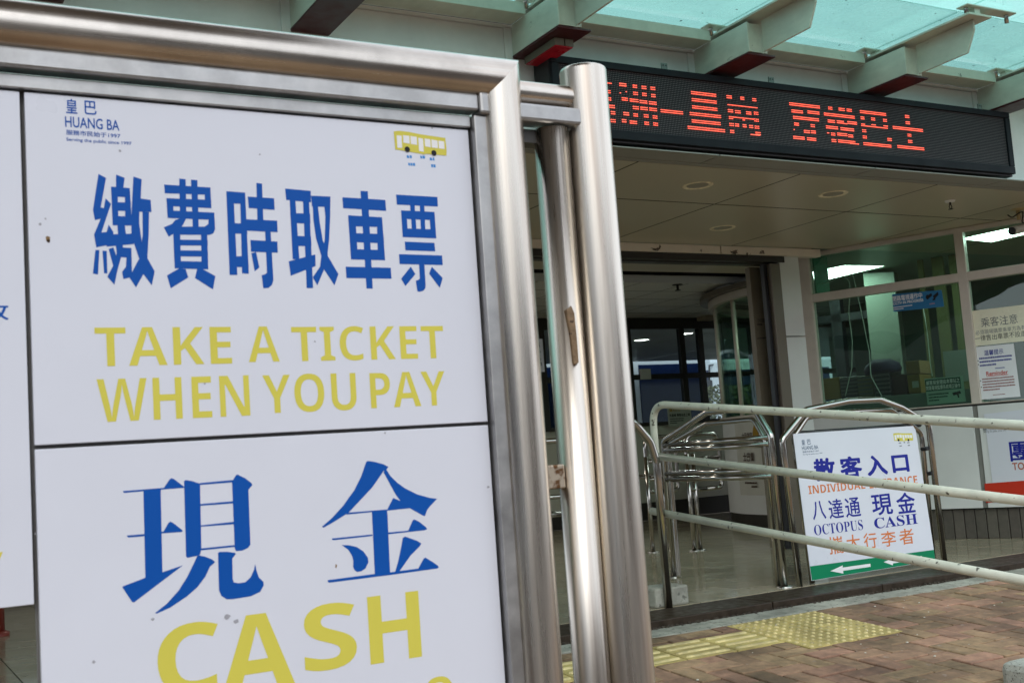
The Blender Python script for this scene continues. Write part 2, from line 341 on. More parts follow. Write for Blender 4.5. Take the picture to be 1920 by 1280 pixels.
def cut(rc, hs):
    out = [rc]
    for h in hs:
        nx = []
        for (a, b, c, d) in out:
            if c <= h[0] or a >= h[2] or d <= h[1] or b >= h[3]: nx.append((a, b, c, d)); continue
            if b < h[1]: nx.append((a, b, c, h[1]))
            if d > h[3]: nx.append((a, h[3], c, d))
            bb, dd = max(b, h[1]), min(d, h[3])
            if a < h[0]: nx.append((a, bb, h[0], dd))
            if c > h[2]: nx.append((h[2], bb, c, dd))
        out = nx
    return [r for r in out if r[2]-r[0] > .012 and r[3]-r[1] > .012]
for i in range(-60, 70):
    for j in range(-45, 45):
        for k in (0, 1):
            ux, uy = i*BW + j*BW*2, -i*BW + j*BW*2
            cx_, cy_, rz = (ux+BW*1.5, uy+BW, pi/2) if k else (ux, uy+BW*.5, 0)
            x, y = cx_+1.0, cy_+2.2
            if not (-1 < x < 11 and -1.5 < y < E0+.1): continue
            a, b = ((BL-G)/2, (BW-G)/2) if not rz else ((BW-G)/2, (BL-G)/2)
            for rc in cut((x-a, y-b, x+a, min(y+b, E0-.003)), HOLES) if y-b < E0-.015 else ():
                full = rc[2]-rc[0] > 2*a-.001 and rc[3]-rc[1] > 2*b-.001
                xm, ym = (rc[0]+rc[2])/2, (rc[1]+rc[3])/2
                p = in_view(xm, ym, gz(ym)); z = gz(ym)+random.uniform(-.003, .003)
                vis = p and ym > 2.6 and ((1215 < p[0] < 1945 and p[1] < 1300) or (1030 < p[0] < 1100 and p[1] < 1300))
                if vis and nb < 300:
                    rot = (Matrix.Rotation(slope+random.uniform(-.008, .008), 3, 'X') @ Matrix.Rotation(random.uniform(-.01, .01), 3, 'Y') @ Matrix.Rotation(rz if full else 0, 3, 'Z')).to_euler()
                    if full and proto is None: proto = near.build('brick', brick_m, pave, bevel=.005, origin=(0, 0, 0)); proto.location = V((x, y, z))-WL[pave]; o = proto
                    elif full: o = inst(proto, 'brick', (x, y, z), pave)
                    else:
                        hx, hy = (rc[2]-rc[0])/2, (rc[3]-rc[1])/2; o = MB().box((-hx, -hy, -.03), (hx, hy, 0)).build('brick', brick_m, pave, bevel=.003, origin=(0, 0, 0)); o.location = V((xm, ym, z))-WL[pave]
                    o.rotation_euler = rot; nb += 1
                else:
                    hx, hy = (rc[2]-rc[0])/2, (rc[3]-rc[1])/2
                    far.obox((xm-hx, ym-hy, z-hy*GS-.03), (2*hx, 0, 0), (0, 2*hy, 2*hy*GS), (0, 0, .03))
far.build('brick_field', brick_m, pave, kind='stuff')
worn_m = mat('worn tactile top', (.62, .50, .235), .7, var=.25, vscale=30, grime=.4, gscale=6)
def tactile(x0, y0, w, d, bars):
    def fin(b): b.v = [V((p.x, p.y, p.z+gz(p.y)-.001)) for p in b.v]; return b
    g = .003; t_ = fin(MB().box((x0+g, y0+g, -.03), (x0+w-g, y0+d-g, .002))).build('tactile_tile', tactile_m, pave, bevel=.002)
    if bars:
        for k in range(4):
            y = y0+d*(k+.5)/4; P = []
            for e, z in ((.013, .002), (.006, .0075)):
                P += [(x0+.025, y-e, z), (x0+w-.025, y-e, z), (x0+w-.025+e*.7, y, z), (x0+w-.025, y+e, z), (x0+.025, y+e, z), (x0+.025-e*.7, y, z)]
            fin(MB().add(P, [(0, 1, 7, 6), (1, 2, 8, 7), (2, 3, 9, 8), (3, 4, 10, 9), (4, 5, 11, 10), (5, 0, 6, 11), (6, 7, 8, 9, 10, 11)])).build('raised_bar', worn_m, t_)
    else:
        b = MB()
        for i in range(6):
            for j in range(6): b.lathe((x0+w*(i+.5)/6, y0+d*(j+.5)/6, .002), [(.0115, 0), (.009, .004), (.005, .0058), (.0005, .006)], 8)
        fin(b).build('raised_dots', worn_m, t_, kind='stuff')
T = (TX1-TX0)/2
for i in range(2):
    for j in range(2): tactile(TX0+i*T, TY0+j*T, T, T, False)
for i in range(8): tactile(TX0-(i+1)*.275, LY0, .275, LY1-LY0, True)
# edge strip, step slabs and the tiled floor
es = MB()
for i in range(24):
    x0 = -3+i*.55; y1 = 4.63+random.uniform(-.008, .008)
    es.obox((x0, E0, gz(E0)-.02), (.548, 0, 0), (0, y1-E0, GS*(y1-E0)), (0, 0, .022+random.uniform(-.002, .004)))
es.build('edge_strip', concrete_m, pave, bevel=.004)
ZF = .03
floor = box('terminal_floor', (-6, 4.66, -.3), (13, 14, ZF-.012), grout_m, kind='structure')
for i in range(14):
    x0 = -2.35+i*.78+.16
    box('step_slab', (x0, 4.645, -.05), (x0+.774, 4.945+.0, ZF-.001), slab_m, floor, bevel=.006)
TS = .46; tp = None
for i in range(-2, 19):
    for j in range(0, 14):
        x, y = .38+i*TS, 4.955+TS/2+j*TS
        if y > 11 or (i < 0 and j > 9): continue
        if tp is None:
            tp = MB().box((-TS/2+.003, -TS/2+.003, -.012), (TS/2-.003, TS/2-.003, 0)).build('floor_tile', tile_m, floor, origin=(0, 0, 0)); tp.location = V((x, y, ZF))-WL[floor]; o = tp
        else: o = inst(tp, 'floor_tile', (x, y, ZF), floor)
        o.rotation_euler = (random.uniform(-.0012, .0012), random.uniform(-.0012, .0012), 0)
# crumbled mortar along the step foot
crumbs = MB()
for k in range(900):
    x = random.uniform(1.5, 7); y = 4.632+random.gauss(0, .007); s = random.uniform(.004, .013)
    crumbs.obox((x, y, gz(y)+.0), (s, random.uniform(-.3, .3)*s, 0), (0, s, 0), (0, 0, s*.8))
crumbs.build('mortar_crumbs', mat('dark mortar crumbs', (.055, .042, .03), .95, var=.5, vscale=30), kind='stuff')
grit = MB()
for k in range(70):
    x = random.uniform(2.6, 6.5); y = random.uniform(3, 4.6); s = random.uniform(.003, .007)
    grit.lathe((x, y, gz(y)+.001), [(s, 0), (s*.8, s*.5), (.0003, s*.7)], 6)
grit.build('grit', mat('pale grit', (.55, .5, .42), .9), kind='stuff')

# ================================================================== TERMINAL BUILDING
YF, ZS, YD = 4.66, 2.297, 6.62                      # fascia plane, soffit height, door plane
bld = thing('terminal_building', (4, YD, 0), 'grey terminal building with beige soffit and a dark open entrance behind the sign board', 'building')
# fascia panels
bx = [.55+1.1*i-.01 for i in range(-5, 9)]
for a, b in zip(bx, bx[1:]):
    box('fascia_panel', (a+.004, YF, ZS+.03), (b-.004, YF+.04, 2.886), fascia_m, bld, bevel=.003)
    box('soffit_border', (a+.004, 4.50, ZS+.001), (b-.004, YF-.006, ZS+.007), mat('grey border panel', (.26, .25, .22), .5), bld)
    box('fascia_strip', (b-.03, YF-.012, ZS+.03), (b+.01, YF-.001, 2.886), fascia_m, bld)
box('fascia_lip', (bx[0], YF-.02, 2.888), (bx[-1], YF+.02, 2.9), fascia_m, bld)
box('soffit_edge', (bx[0], YF-.004, ZS-.0006), (bx[-1], YF+.045, ZS+.027), mat('grey border panel', (0, 0, 0)), bld)
box('roof', (-6, YF+.045, 2.905), (13, 14.5, 3.0), dark_metal, bld)
# soffit panels: joints measured from the photograph
jx = [onZ(1159, 446, ZS).x]; jx = [jx[0]+1.1*k for k in range(-6, 6)]
jy = [YF+.05, 5.455, 6.615]
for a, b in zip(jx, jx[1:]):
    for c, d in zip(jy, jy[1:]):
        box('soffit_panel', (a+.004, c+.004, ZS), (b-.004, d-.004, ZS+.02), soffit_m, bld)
for a in jx: box('joint_strip', (a-.0045, YF+.05, ZS-.0006), (a+.0045, 6.612, ZS+.004), rubber, bld)
for c in (5.455,): box('joint_strip', (-2.8, c-.0045, ZS-.0012), (9, c+.0045, ZS+.0039), rubber, bld)
box('soffit_back', (-6, YF+.05, ZS+.03), (13, YD+.1, ZS+.05), rubber, bld)
# lintel over the door
lz0, lz1 = 2.234, ZS-.003
lj = onY(1352, 470, YD).x
box('lintel_panel', (1.6, YD, lz0), (lj-.006, YD+.06, lz1), lintel_m, bld, bevel=.002)
box('lintel_panel', (lj+.006, YD, lz0), (6.57, YD+.06, lz1), lintel_m, bld, bevel=.002)
for px, py, s in ((1229, 467, .05), (1316, 471, .025), (1376, 472, .045), (1402, 476, .035), (1428, 476, .04)):
    q = onY(px, py, YD); P = Plane((q.x, YD, q.z), (1, 0, 0), (0, 0, 1))
    shapes(P, [[(random.uniform(-s, s)*.8+a*.3, random.uniform(-s, s)*.5+b*.3) for a, b in ((-s, -s), (s, -s*.4), (s*.7, s), (-s*.5, s*.8))] for _ in range(3)], mat('glue residue', (.17, .14, .11), .8), bld, .001, 'glue_stain')
box('door_header', (1.6, YD+.01, lz0-.05), (6.2, YD+.07, lz0-.004), dark_metal, bld)
box('door_header', (1.6, YD+.075, lz0-.058), (6.2, YD+.16, lz0-.03), dark_metal, bld)
# right-hand door post, dark frame and grey pillar
xa = onY(1452, 560, YD).x; xb = onY(1470, 560, YD).x; xc = onY(1496, 560, YD).x
box('door_frame', (xa, YD+.012, ZF), (xb, YD+.09, lz0-.06), mat('bronze frame', (.16, .135, .105), .4, .3), bld, bevel=.002)
box('door_track', (xa-.035, YD+.05, ZF), (xa-.003, YD+.09, lz0-.06), black_m, bld)
zc = onY(1480, 630, YD).z
box('pillar_panel', (xb+.003, YD+.02, ZF), (xc+.06, YD+.12, zc-.005), grey_wall, bld)
box('pillar_panel', (xb+.003, YD+.02, zc+.005), (xc+.06, YD+.12, lz0-.003), grey_wall, bld)
# folded dark door leaf with a small notice
x0 = onY(1410, 560, 6.80).x; x1 = onY(1450, 560, 6.80).x
leaf = box('door_leaf', (x0, 6.80, ZF+.005), (x1, 6.85, lz0-.06), mat('brown door leaf', (.17, .145, .10), .5, var=.1), bld)
PL = Plane((x0, 6.80, 0), (1, 0, 0), (0, 0, 1))
textp(PL, '沙田圍', 1420, 597, 1436, 604, black_ink, leaf); lines_of_print(PL, PL.rect(1420, 606, 1436, 611), 1, black_ink, leaf, 5)
shapes(PL, [[PL.px(*q) for q in ((1437, 604), (1443, 595), (1441, 601), (1444, 605))]], black_ink, leaf)
shapes(PL, [[PL.px(*q) for q in ((1420, 634), (1449, 631), (1449, 632), (1420, 635.2))]], black_ink, leaf, name='seam_line')
# left of the entrance: glazing over a pale low panel
xl = 4.66
fl = bld
for a, b in ((1.9, 2.75), (2.75, 3.6)):
    box('window_frame', (b-.03, YD+.0, ZF), (b+.03, YD+.06, 2.23), dark_metal, fl)
    box('pane', (a+.03, YD+.02, .72), (b-.03, YD+.03, 2.2), back_glass, fl)
    box('low_panel', (a+.03, YD+.015, ZF+.14), (b-.03, YD+.045, .72), grey_wall, fl)
    box('skirting', (a+.03, YD+.01, ZF), (b-.03, YD+.05, ZF+.138), dark_metal, fl)
box('head', (1.9, YD, 2.2), (3.63, YD+.05, 2.236), dark_metal, fl)
sx = onY(989, 630, YD-.003).x
ns = box('no_smoking_plate', (sx-.28, YD+.008, 1.40), (sx+.12, YD+.0185, 1.62), mat('grey plate', (.30, .31, .30), .5))
tag(ns, 'grey no smoking plate on dark glass, seen through the gap by the post', 'sign')
PN = Plane((0, YD+.008, 0), (1, 0, 0), (0, 0, 1))
text(PN, '請勿吸煙', (sx-.25, 1.53, sx+.10, 1.60), black_ink, ns, .01); text(PN, 'NO SMOKING', (sx-.25, 1.44, sx+.10, 1.49), black_ink, ns)
# interior ceiling, back wall and glazing
ZI, YB = 2.36, 11.0
for i in range(22):
    x0 = .8+i*.55
    box('ceiling_panel', (x0+.004, 8.52, ZI), (x0+.546, 9.3, ZI+.02), ceil_m, bld); box('ceiling_panel', (x0+.004, 9.308, ZI), (x0+.546, YB, ZI+.02), ceil_m, bld)
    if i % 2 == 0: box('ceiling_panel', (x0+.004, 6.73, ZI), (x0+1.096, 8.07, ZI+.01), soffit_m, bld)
for i in range(23): box('joint_strip', (.8+i*.55-.006, 8.52, ZI-.0006), (.8+i*.55+.002, YB, ZI+.004), rubber, bld)
for y in (7.4, 9.1, 9.6, 10.1, 10.6): box('joint_strip', (.8, y-.005, ZI-.001), (12.9, y+.005, ZI+.004), rubber, bld)
box('shutter_slot', (.5, 8.08, ZI+.05), (12.9, 8.51, ZI+.2), mat('slot black', (.004, .004, .004), .9, spec=.05), bld)
box('slot_edge', (.5, 8.512, ZI-.02), (12.9, 8.518, ZI+.1), ceil_m, bld)
box('ceiling_back', (.5, 6.7, ZI+.21), (13, 14.5, ZI+.25), rubber, bld)
box('back_wall', (0, YB, ZF+.2), (13, YB+.06, 1.10), mat('dull back wall', (.48, .48, .40), .5), bld)
box('back_skirting', (0, YB-.01, ZF), (13, YB+.05, ZF+.198), dark_metal, bld)
zt = onY(1250, 705, YB).z; zh = onY(1250, 616, YB).z
bw = bld
box('window_head', (0, YB, zh), (13, YB+.06, ZI), dark_metal, bw)
box('sill', (0, YB-.03, 1.10), (13, YB+.07, 1.14), dark_metal, bw)
mx_ = [0] + [onY(px, 690, YB).x for px in (1020, 1183, 1284, 1319, 1416)] + [10.6, 11.8, 13]
for a, b in zip(mx_, mx_[1:]):
    box('mullion', (b-.035, YB, 1.14), (b+.035, YB+.06, zh), dark_metal, bw)
    box('transom', (a+.035, YB+.005, zt-.03), (b-.035, YB+.055, zt+.03), dark_metal, bw)
    box('pane', (a+.035, YB+.025, 1.14), (b-.035, YB+.032, zt-.03), back_glass, bw)
    box('pane', (a+.035, YB+.025, zt+.03), (b-.035, YB+.032, zh), back_glass, bw)
box('side_wall', (12.9, 6.7, ZF), (13, 13, 3), office_wall, bld)
q = onY(1211, 701, YB-.01)
o = box('paper_sheet', (q.x-.07, YB-.012, q.z-.06), (q.x+.07, YB+.02, q.z+.06), white_ink); tag(o, 'small blank white sheet taped to the back window', 'paper')
o.data.materials[0] = mat('paper', (.55, .56, .52), .8)
# shelter ceiling over the bus bays behind
for i in range(12): box('bay_ceiling_panel', (2+i*1.6, 11.1, 2.33), (2+i*1.6+1.58, 16.3, 2.36), ceil_m, bld)

# ticket office: window wall set at an angle to the facade
AW = radians(-65); du = V((cos(AW), sin(AW), 0))
W0 = V((6.935, 6.027, 0))                            # a point of the wall line, at the plinth
PW = Plane(W0, du, (0, 0, 1)); nW = PW.n
off = thing('ticket_office', W0, 'ticket office with beige framed green glass windows above pale panels, right of the entrance', 'ticket office')
def wbox(name, r, mt, par, d0=0, d1=.06, **k):       # a box lying in the wall plane: r = (u0, v0, u1, v1); d0..d1 depth behind the face
    return MB().obox(PW.at(r[0], r[1], -d0), du*(r[2]-r[0]), V((0, 0, r[3]-r[1])), -nW*(d1-d0)).build(name, mt, par, **k)
uL = PW.px(1487, 620)[0]; u_gl = PW.px(1528, 620)[0]; uM0 = PW.px(1805, 600)[0]; uM1 = PW.px(1822.5, 600)[0]
zsill0, zsill1 = 1.0, PW.px(1765, 760)[1]; ztop0 = PW.px(1650, 460)[1]; zt0 = PW.px(1650, 549)[1]; zt1 = PW.px(1650, 533)[1]
uR = uM1+1.25
wf = off
fb = .003
wbox('frame_post', (uL, zsill0, u_gl, ZS-.002), frame_m, wf, 0, .08, bevel=fb)
wbox('frame_post', (uM0, zsill0, uM1, ZS-.002), frame_m, wf, -.004, .08, bevel=fb)
wbox('frame_post', (uR, zsill0, uR+.06, ZS-.002), frame_m, wf, 0, .08, bevel=fb)
for a, b in ((u_gl, uM0), (uM1, uR)):
    wbox('frame_head', (a, ztop0, b, ZS-.002), frame_m, wf, 0, .08, bevel=fb)
    wbox('transom', (a, zt0, b, zt1), frame_m, wf, 0, .08, bevel=fb)
    wbox('frame_sill', (a, zsill0, b, zsill1), frame_m, wf, 0, .08, bevel=fb)
    wbox('pane', (a, zsill1, b, zt0), win_glass, wf, .035, .043)
    wbox('pane', (a, zt1, b, ztop0), win_glass, wf, .035, .043)
zb = .252
uS0 = PW.px(1833, 860)[0]; uS1 = PW.px(1843, 860)[0]
wbox('wall_panel', (uL, zb, uS0, .985), grey_wall, off, .0, .05, bevel=.002)
wbox('wall_panel', (uS1, zb, uR, .985), grey_wall, off, .0, .05, bevel=.002)
wbox('joint_strip', (uS0+.001, zb, uS1-.001, .985), mat('grey joint', (.2, .2, .18), .5), off, .012, .05)
wbox('wall_cap', (uL, .985, uR, .999), dark_metal, off, .01, .05)
nr = 34; u0 = uL
for i in range(nr):
    a = u0+(uR-u0)*i/nr; wbox('plinth_tile', (a+.002, ZF, u0+(uR-u0)*(i+1)/nr-.003, zb-.01), plinth_m, off, .03+random.uniform(0, .006), .08, bevel=.004)
wbox('plinth_back', (uL, ZF, uR, zb), rubber, off, .06, .1)
# room behind the glass
OC = (7.0, 6.2)
def opx(px, py, depth):                              # a point seen through the window, 'depth' metres behind the wall plane
    d = ray(px, py); P = W0-nW*depth; return CAM+d*(nW.dot(P-CAM)/nW.dot(d))
oz = 2.30
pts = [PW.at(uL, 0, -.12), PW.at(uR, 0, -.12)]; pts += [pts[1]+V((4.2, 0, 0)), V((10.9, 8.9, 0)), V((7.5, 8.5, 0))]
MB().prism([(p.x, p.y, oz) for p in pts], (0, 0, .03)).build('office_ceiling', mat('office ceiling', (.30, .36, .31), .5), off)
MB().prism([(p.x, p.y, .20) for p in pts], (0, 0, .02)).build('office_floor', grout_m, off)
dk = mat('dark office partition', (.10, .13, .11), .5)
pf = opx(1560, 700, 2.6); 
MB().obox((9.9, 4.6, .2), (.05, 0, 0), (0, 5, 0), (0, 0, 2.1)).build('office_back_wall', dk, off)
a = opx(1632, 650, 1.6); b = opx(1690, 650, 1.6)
MB().obox((a.x, a.y, .2), b-a, -nW*.12, (0, 0, 2.09)).build('office_column', mat('dull green column', (.17, .21, .17), .6), off)  # column in one even, dull green of its own
for px, wd in ((1762, .09), (1795, .05), (1735, .04)):
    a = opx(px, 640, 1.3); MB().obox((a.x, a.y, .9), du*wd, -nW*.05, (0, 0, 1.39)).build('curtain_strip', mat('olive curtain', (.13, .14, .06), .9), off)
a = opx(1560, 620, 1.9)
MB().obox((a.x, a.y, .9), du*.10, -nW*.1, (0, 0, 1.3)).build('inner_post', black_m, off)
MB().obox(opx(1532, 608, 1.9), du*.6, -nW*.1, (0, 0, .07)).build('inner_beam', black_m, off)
MB().obox(opx(1530, 560, .10), du*.012, -nW*.30, (0, 0, .9)).build('inner_glass_edge', mat('green glass edge', (.12, .30, .21), .2), off)
# lit ceiling panels of the office
def lampq(name, px, lab):
    P = []
    for x, y in px:
        d = ray(x, y); P.append(CAM+d*((oz-.004-HC)/d.z))
    b = MB().prism(P, (0, 0, .003)); o = b.build(name, lamp_white); tag(o, lab, 'ceiling light', 'lit ceiling panels in the ticket office')
    f = MB()
    for i in range(4): f.tube([P[i]+V((0, 0, .002)), P[(i+1) % 4]+V((0, 0, .002))], .006, 6)
    f.build('light_trim', frame_m, o); return o
lampq('ceiling_light', [(1522, 509), (1584, 497), (1661, 498), (1527, 530)], 'bright white ceiling panel behind the left office window pane')
lampq('ceiling_light', [(1797, 448), (1894, 427), (1990, 424), (1858, 454)], 'bright white ceiling panel behind the right office window pane')
# cables hanging inside the window
def cable(pts, nm, lab):
    P = [opx(x, y, .16) for x, y in pts]
    Q = [P[0]]
    for i in range(1, len(P)): Q += [P[i-1].lerp(P[i], .5), P[i]]
    o = MB().tube(fillet(P, .1, 4), .0035, 6).build(nm, mat('white cable', (.6, .65, .58), .5)); tag(o, lab, 'cable', 'cables hanging inside the office window')
cable([(1580, 518), (1592, 525), (1594, 545), (1591, 585), (1598, 640), (1597, 690), (1585, 742)], 'hanging_cable', 'thicker wavy white cable hanging inside the left office pane')
cable([(1599, 515), (1606, 545), (1618, 600), (1630, 660), (1633, 705), (1655, 745)], 'hanging_cable', 'thin straight cable hanging inside the pane, right of the wavy one')
cable([(1527, 534), (1550, 530), (1575, 519)], 'hanging_cable', 'short white cable looping under the lit panel in the office')
cable([(1731, 578), (1738, 620), (1744, 680), (1748, 705)], 'hanging_cable', 'thin cable hanging down inside from the blue camera notice')
# things on the counter inside
def block(px0, py0, px1, py1, depth, dp, mt, name, lab, cat, grp=None, bev=.004, parts=0):
    a = opx(px0, py1, depth); b = opx(px1, py1, depth); c = opx((px0+px1)/2, py0, depth)
    b = a+du*((b-a).dot(du)); h = c.z-(a.z+b.z)/2
    o = MB().obox((a.x, a.y, min(a.z, b.z)), b-a, -nW*dp, (0, 0, h)).build(name, mt, bevel=bev); tag(o, lab, cat, grp)
    for k in range(parts):
        MB().obox(V((a.x, a.y, min(a.z, b.z)+h*(k+.25)/parts))+(b-a)*.06+nW*.012, (b-a)*.88, -nW*.012, (0, 0, h/parts*.5)).build('drawer_front', mat('grey drawer', (.07, .08, .075), .4), o)
    return o
block(1500, 742, 1830, 800, .15, .5, mat('counter top', (.12, .15, .13), .5), 'counter', 'dark counter inside the office under the window', 'counter', bev=.002)
block(1578, 706, 1612, 750, .5, .3, black_m, 'drawer_unit', 'black stacked tray unit on the counter, left one', 'drawer unit', 'tray units inside the office', parts=6)
block(1610, 704, 1640, 750, .5, .3, mat('olive tray', (.10, .10, .05), .5), 'drawer_unit', 'olive stacked tray unit between the two black ones', 'drawer unit', 'tray units inside the office', parts=6)
block(1642, 690, 1673, 748, .48, .3, black_m, 'drawer_unit', 'taller black tray unit right of the olive one', 'drawer unit', 'tray units inside the office', parts=7)
block(1545, 708, 1577, 750, .5, .3, cardboard, 'carton', 'brown carton at the left end of the office counter', 'box')
block(1700, 676, 1726, 702, .55, .3, cardboard, 'carton', 'small brown carton stacked on the dark crate in the office', 'box')
block(1704, 702, 1728, 738, .5, .3, mat('ochre box', (.17, .11, .02), .7), 'carton', 'ochre box with a pale label beside the camera sign', 'box')
o = block(1711, 714, 1723, 727, .495, .004, mat('pale sticker', (.35, .37, .3), .7), 'label_sheet', 'pale square label on the ochre box', 'label', bev=0)
block(1672, 702, 1703, 742, .52, .3, mat('dark crate', (.05, .025, .02), .7), 'crate', 'dark brown crate right of the tall tray unit', 'crate')
block(1668, 672, 1692, 702, .9, .01, mat('pale paper', (.36, .42, .36), .8), 'paper_notice', 'pale paper notice fixed to the column inside the office', 'paper', bev=0)
a = opx(1655, 690, .6)
bag = MB().lathe((a.x, a.y, a.z-.02), [(.001, .09), (.08, .085), (.15, .05), (.17, .01), (.16, -.02), (.001, -.025)], 16); bag.v = [V((p.x+.25*(p.y-a.y), p.y, p.z+.012*sin(40*p.x)*sin(33*p.y))) for p in bag.v]
tag(bag.build('bag', mat('navy cloth', (.01, .01, .035), .9)), 'dark navy bundle lying on top of the tray units', 'bag')
# signs and papers on the office glass
def sheet(name, px4, mt, lab, cat, d=-.0, th=.002, inside=False):
    P = [PW.px(*q) for q in px4]; hh = -.034 if not inside else -.046
    b = MB().prism([PW.at(p[0], p[1], hh) for p in P], nW*th); o = b.build(name, mt); tag(o, lab, cat)
    return o, Plane(PW.at(0, 0, hh+th), du, (0, 0, 1))
def quadmap(P, px4):
    q = [P.px(*c) for c in px4]
    def f(a, b):                                     # a across, b down
        top = (q[0][0]+(q[1][0]-q[0][0])*a, q[0][1]+(q[1][1]-q[0][1])*a); bot = (q[3][0]+(q[2][0]-q[3][0])*a, q[3][1]+(q[2][1]-q[3][1])*a)
        return (top[0]+(bot[0]-top[0])*b, top[1]+(bot[1]-top[1])*b)
    return lambda x0, y0, x1, y1: (f(x0, (y0+y1)/2)[0], f((x0+x1)/2, y1)[1], f(x1, (y0+y1)/2)[0], f((x0+x1)/2, y0)[1])
px4 = [(1670, 551), (1763, 543), (1768, 574), (1673, 584)]
o, P = sheet('camera_notice', px4, mat('blue notice', (.01, .15, .34), .4, var=.05), 'blue CCTV in progress notice with camera picture on the office glass', 'notice')
q = quadmap(P, px4)
text(P, '閉路電視運作中', q(.03, .10, .63, .42), white_ink, o, .015); text(P, 'CCTV IN PROGRESS', q(.03, .46, .64, .62), white_ink, o, .02)
lines_of_print(P, q(.03, .72, .4, .95), 2, white_ink, o, 3)
a = q(.70, .12, .95, .6)
shapes(P, mapr(a, [circ(.12, .5, .13, .3), [(.2, .75), (.45, .95), (.5, .6), (.25, .35)], [(.55, .55), (.98, .98), (1, .6), (.62, .1)], [(.5, .2), (.75, .3), (.7, .02), (.5, 0)]]), black_ink, o, .0008, 'camera_picture')
lines_of_print(P, q(.75, .72, .95, .86), 1, mat('rose print', (.35, .2, .25), .5), o, 9)
px4 = [(1815, 583), (1930, 569), (1936, 637), (1823, 649)]
o, P = sheet('passenger_notice', px4, mat('cream notice', (.82, .80, .62), .3, var=.04), 'cream passenger notice with black Chinese lines, above the white reminder', 'notice')
q = quadmap(P, px4)
text(P, '乘客注意', q(.19, .24, .79, .50), grey_ink, o, .0); text(P, '必須現場購票乘車方為有效', q(.08, .57, .98, .70), grey_ink, o, -.004); text(P, '一律售出車票不設退票', q(.06, .72, 1.0, .88), black_ink, o, .0)
px4 = [(1823.5, 650.5), (1898.5, 643.5), (1911.5, 743), (1835.5, 749)]
o, P = sheet('reminder_notice', px4, mat('white notice', (.80, .81, .84), .5, var=.03), 'white reminder notice with blue and red lines, lowest on the office glass', 'notice')
q = quadmap(P, px4)
text(P, '温馨提示', q(.27, .08, .75, .18), navy_ink, o, .012); text(P, 'Reminder', q(.26, .485, .80, .565), red_ink, o, .02)
lines_of_print(P, q(.13, .20, .92, .40), 3, navy_ink, o, 11); lines_of_print(P, q(.5, .42, .96, .46), 1, navy_ink, o, 12)
lines_of_print(P, q(.14, .60, .92, .86), 5, mat('maroon print', (.25, .05, .05), .6), o, 13); lines_of_print(P, q(.36, .92, .97, .95), 1, mat('maroon print', (0, 0, 0)), o, 14)
shapes(P, [[(q(.26, .57, .8, .58)[0], q(.26, .57, .8, .58)[1]), (q(.26, .57, .8, .58)[2], q(.26, .57, .8, .58)[1]), (q(.26, .57, .8, .58)[2], q(.26, .57, .8, .58)[3]), (q(.26, .57, .8, .58)[0], q(.26, .57, .8, .58)[3])]], red_ink, o)
shapes(P, [circ((q(.08, y, .12, y+.03)[0]+q(.08, y, .12, y+.03)[2])/2, q(.08, y, .12, y+.03)[1], .004, .004) for y in (.24, .31, .62, .74)], black_ink, o)
px4 = [(1730, 710), (1802, 703.5), (1808, 752), (1736, 759)]
o, P = sheet('camera_notice', px4, mat('pale green notice', (.36, .47, .40), .35), 'pale green camera notice with a dark title band standing at the window foot', 'notice', inside=True)
q = quadmap(P, px4)
band = q(.05, .05, .97, .50); shapes(P, [[(band[0], band[1]), (band[2], band[1]), (band[2], band[3]), (band[0], band[3])]], mat('dark green print', (.01, .06, .04), .4), o, .0005)
pw_ = mat('pale print', (.5, .6, .52), .5)
text(P, '顧客保安理由本車站之', q(.08, .09, .95, .26), pw_, o, .006, h=.0012); text(P, '閉路電視監察系統現正操作', q(.06, .29, .95, .46), pw_, o, .006, h=.0012)
lines_of_print(P, q(.1, .58, .6, .92), 3, black_ink, o, 21)
a = q(.72, .58, .95, .85); shapes(P, mapr(a, [[(0, .8), (.9, 1), (1, .6), (.1, .4)], [(.5, .5), (.7, .5), (.75, .1), (.6, 0)]]), black_ink, o, .0006, 'camera_picture')
q = opx(1787, 689, .8); o = MB().obox((q.x-.1, q.y, q.z-.12), du*.3, -nW*.01, (0, 0, .25)).build('warning_sheet', mat('pale sheet', (.32, .36, .33), .6)); tag(o, 'pale sheet with a black triangle standing inside the office', 'paper')
# tour poster on the office wall panel
pp = [(1845, 776), (1932, 766), (1952, 937), (1866, 943)]
P0 = [PW.px(*q) for q in pp]
o = MB().prism([PW.at(p[0], p[1], .001) for p in P0], nW*.003).build('tour_poster', white_panel); tag(o, 'white tour entrance poster with red foot band on the right wall panel', 'poster')
P = Plane(PW.at(0, 0, .004), du, (0, 0, 1))
ru = [PW.px(*q) for q in ((1846, 906), (1940, 899), (1946, 934), (1849.5, 942))]
shapes(P, [ru], red_ink, o); textp(P, '團', 1893, 827, 1932, 864, navy_ink, o, .018); textp(P, 'TOUR', 1898, 866, 1943, 880, mat('brown red print', (.4, .1, .05), .5), o, .02)
textp(P, 'HUANG BA', 1843, 792, 1868, 800, grey_ink, o, .01); textp(P, '服務市民始于1997', 1843, 801, 1878, 806, grey_ink, o, .01); textp(P, 'Serving the public since 1997', 1844, 805, 1887, 811, grey_ink, o, 0)

